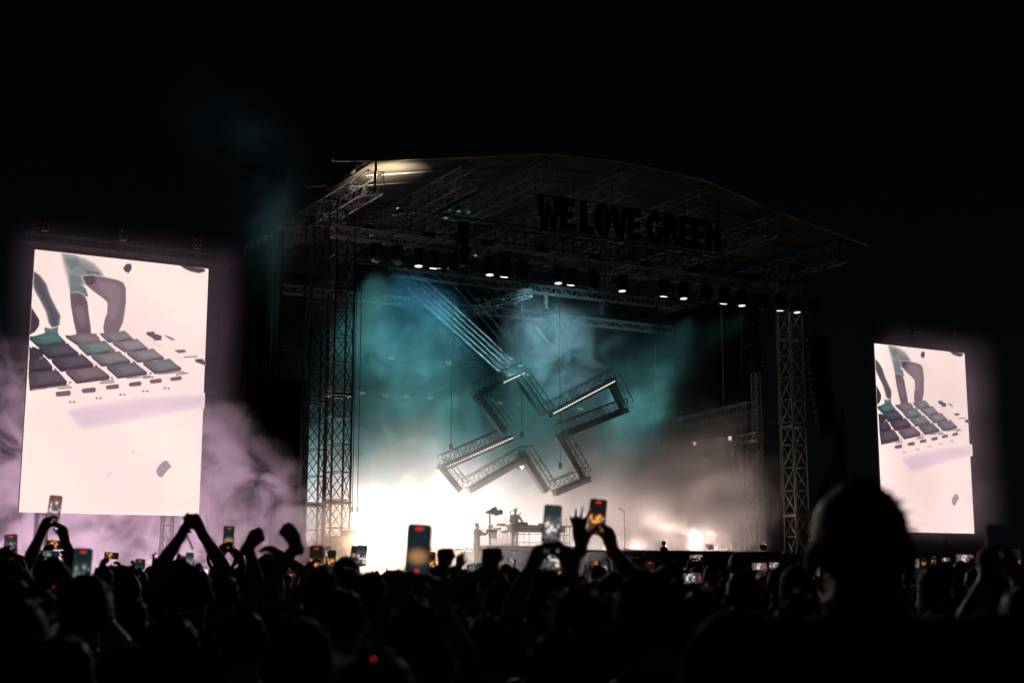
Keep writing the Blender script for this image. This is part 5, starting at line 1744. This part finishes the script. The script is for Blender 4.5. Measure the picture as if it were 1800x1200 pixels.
# further single heads, nearest first
HEADS = [(18, 1058, 3.1, 'long', 0, 'person with long hair cut off by the left border, very close'), (659, 1160, 2.5, 'bob', 0, 'person whose hair just shows at the bottom edge left of centre'),
         (527, 1098, 3.3, 'long', 1, 'person with long hair low in the picture left of centre'), (600, 1041, 4.5, 'bun', 0, 'person with rounded hair under the bright warm lamp'),
         (648, 1019, 6.0, 'curly', 2, 'person with fair curls lit by the bright warm lamp'), (608, 983, 7.6, 'short', 0, 'taller person with head against the loudspeaker box'),
         (1720, 1046, 5.2, 'crop', 2, 'person with close-cropped fair head low at right'), (1747, 1020, 7.5, 'short', 1, 'person behind the close-cropped head at right'),
         (1643, 1001, 9.5, 'short', 0, 'person just right of the tall near person'), (1672, 995, 18, 'crop', 2, 'person with pale cropped head beneath the right screen'),
         (1773, 1112, 3.4, 'bob', 1, 'person very low in the right corner'), (182, 996, 11.5, 'short', 0, 'left one of two heads below the left screen'),
         (216, 996, 12.5, 'short', 1, 'right one of two heads below the left screen'), (68, 1038, 6.5, 'long', 0, 'person with long hair below the sideways phone at left'),
         (431, 1019, 9.0, 'crop', 1, 'person with lit crown below the fist'), (228, 1057, 6.2, 'bob', 2, 'person with faintly pink hair left of the clasped arms'),
         (890, 993, 17, 'short', 0, 'left one of two small heads below the performer'), (904, 1000, 14, 'short', 1, 'right one of two small heads below the performer'),
         (1250, 996, 14, 'short', 0, 'person right of the glowing pink phone'), (1350, 1004, 10, 'bun', 0, 'person between the round heads and the tall near person'),
         (1015, 1044, 4.0, 'long', 0, 'person in front of the high centre phone holder'), (700, 1004, 9.5, 'short', 0, 'person left of the large blurred phone in the lamp glare'),
         (430, 1082, 4.2, 'short', 0, 'person low between the fist and the long hair'), (860, 1090, 4.0, 'short', 1, 'person low below the blurred fist'),
         (1400, 1060, 4.4, 'long', 1, 'person low beside the left shoulder of the tall near person'), (300, 1092, 3.9, 'bob', 0, 'person low at left in front of the cropped head'),
         (1650, 1078, 4.2, 'short', 0, 'person low beside the right shoulder of the tall near person'), (980, 1120, 3.0, 'short', 0, 'person at the bottom edge in the centre'),
         (1260, 1125, 3.2, 'bun', 0, 'person at the bottom edge right of centre'), (110, 1125, 3.0, 'short', 1, 'person at the bottom edge at left')]
SH = ['black', 'navy', 'grey', 'wine', 'olive', 'black', 'sand', 'black', 'white']
taken = []
for i, (x, y, d, st_, hk, lab) in enumerate(HEADS):
    person(lab, x, y, d, None, (st_, hk), SH[i % 9], 'denim', .014, key='stand%d' % (i % 3), jitter=R((-8, 0, 7)[i % 3]), build=(1.0, .92, 1.08)[i % 3])
# ------------------------------------------------------------------ the crowd further off
rnd = random.Random(21)
FAR = {'a': None, 'b': {1: dict(w=(.16, .34, 1.78), pole=(1, 0, -.8), d=(-.1, .2, 1), n=(-1, .3, 0), pose='fist')}, 'c': {1: dict(w=(.10, .40, 1.62), pole=(1, 0, -.8), d=(-.2, .3, 1), n=(-1, .4, 0), pose='grip'), -1: dict(w=(-.10, .40, 1.62), pole=(-1, 0, -.8), d=(.2, .3, 1), n=(1, .4, 0), pose='grip')},
       'd': {-1: dict(w=(-.22, .22, 1.9), pole=(-1, 0, -.8), d=(-.1, .1, 1), n=(0, 1, 0), pose='open'), 1: dict(w=(.24, .2, 1.85), pole=(1, 0, -.8), d=(.1, .1, 1), n=(0, 1, 0), pose='open')}}
count = 0
for row, dist in enumerate((7.2, 8.7, 10.6, 12.8, 15.4, 18.6, 22.5, 27.5, 33.5, 40.5)):
    wpx = 2409 * .80 / dist if dist < 14 else 2409 * .95 / dist
    x = -20 + rnd.uniform(0, wpx)
    while x < 1830:
        h = min(1.5 + abs(rnd.gauss(.12, .08)), 1.575 + .0085 * dist)
        d = dist * rnd.uniform(.95, 1.05)
        y = 1012 - (h - 1.6) / d * 2409
        far = dist > 14
        kind = rnd.choice('aaaaaaabccd') if far else 'a'
        st_ = rnd.choice(('short', 'crop', 'curly', 'bob', 'long', 'bun'))
        where = 'left of the stage' if x < 560 else ('before the stage' if x < 1400 else 'towards the right screen')
        LM = ((70, 'at the left border'), (170, 'below the left half of the left screen'), (270, 'below the middle of the left screen'), (360, 'below the right half of the left screen'), (460, 'below the smoke bank'), (560, 'near the left tower foot'),
              (650, 'left of the dazzling lamp'), (730, 'below the dazzling lamp'), (800, 'right of the large blurred phone'), (860, 'below the camera operator'), (930, 'below the performer'), (1000, 'beneath the high phone'), (1070, 'beneath the splayed hand'),
              (1140, 'below the microphone stand'), (1210, 'below the crew member'), (1290, 'before the right smoke'), (1370, 'before the light tubes'), (1430, 'before the right tower'), (1600, 'behind the tall near person'), (1660, 'below the left of the right screen'), (1740, 'below the right of the right screen'), (9999, 'at the right border'))
        lm = next(t_ for lim, t_ in LM if x < lim)
        hw_ = {'short': 'short-haired', 'crop': 'close-cropped', 'curly': 'curly', 'bob': 'bobbed', 'long': 'long-haired', 'bun': 'bun-topped'}[st_]
        if far: lab = '%s %s %s' % (hw_, {'a': 'small head in the far crowd', 'b': 'far person with a fist up', 'c': 'far person filming', 'd': 'far person with both arms up'}[kind], lm)
        else: lab = '%s dark head in the middle rows %s' % (hw_, lm)
        o, root = person(lab, x, y, d, FAR[kind], (st_, rnd.randrange(3)), rnd.choice(SH), 'denim', .03 if far else .018, group='people standing in the crowd %s' % where, jitter=R(rnd.uniform(-14, 14)),
               key=('far_' if far else 'mid_') + kind, top_z=h)
        if kind == 'c':
            pm = root @ Vector((0, .44, 1.76))
            v = pm - EYE
            dd = v.dot(FWD)
            phone(900 + F_PX * v.dot(RIGHT) / dd, 600 - F_PX * v.dot(UP) / dd, dd, 'tiny lit phone held by a far person %s' % lm, rnd.choice(('orange', 'white', 'pink')), rnd.randrange(6), rnd.random() < .4, rec=rnd.random() < .5, group='tiny phones in the far crowd')
        count += 1
        x += wpx * rnd.uniform(.8, 1.25)
print('crowd', count)
# tiny phones glinting in the far crowd
for i, (x, y, d, st_, land) in enumerate(((319, 991, 13, 'orange', 0), (333, 985, 13, 'white', 0), (583, 982, 12, 'orange', 0), (577, 972, 16, 'pink', 0), (636, 976, 10, 'white', 0), (623, 972, 14, 'dim', 0), (1050, 991, 15, 'orange', 1),
                                 (1062, 998, 14, 'white', 0), (1350, 1009, 12, 'orange', 1), (1335, 995, 14, 'pink', 1), (1612, 990, 20, 'pink', 0), (1624, 988, 22, 'orange', 0), (1642, 985, 22, 'orange', 0),
                                 (1663, 983, 24, 'white', 1), (1610, 1006, 14, 'teal', 1), (1725, 1012, 12, 'white', 0), (1295, 990, 20, 'orange', 0), (900, 985, 26, 'white', 1), (758, 985, 12, 'orange', 0), (490, 975, 22, 'orange', 0), (1785, 985, 9, 'orange', 0))):
    phone(x, y, d, 'tiny %s-lit %s phone in the crowd, %s' % ({'orange': 'orange', 'white': 'white', 'pink': 'pink', 'dim': 'dim', 'teal': 'green'}[st_], 'sideways' if land else 'upright', 'left of the warm lamp' if x < 640 else ('below the stage' if x < 1400 else 'below the right screen')), st_, i, bool(land), rec=i % 3 == 0, group='tiny phones in the far crowd')
# small red lights in the crowd
for x, y, d, lab in ((655, 1157, 2.45, 'tiny red light at the bottom edge left of centre'), (94, 1031, 5.6, 'tiny red light left of the broad dark head')):
    t = thing('red_light', lab, 'indicator light', tuple(at(x, y, d)))
    b = MB(); b.box((0, 0, 0), (.006, .005, .007), .001); b.obj('light_housing', M['plastic'], t)
    b = MB(); b.box((0, -.004, 0), (.004, .002, .0045)); b.obj('light_lens', M['rec'], t)
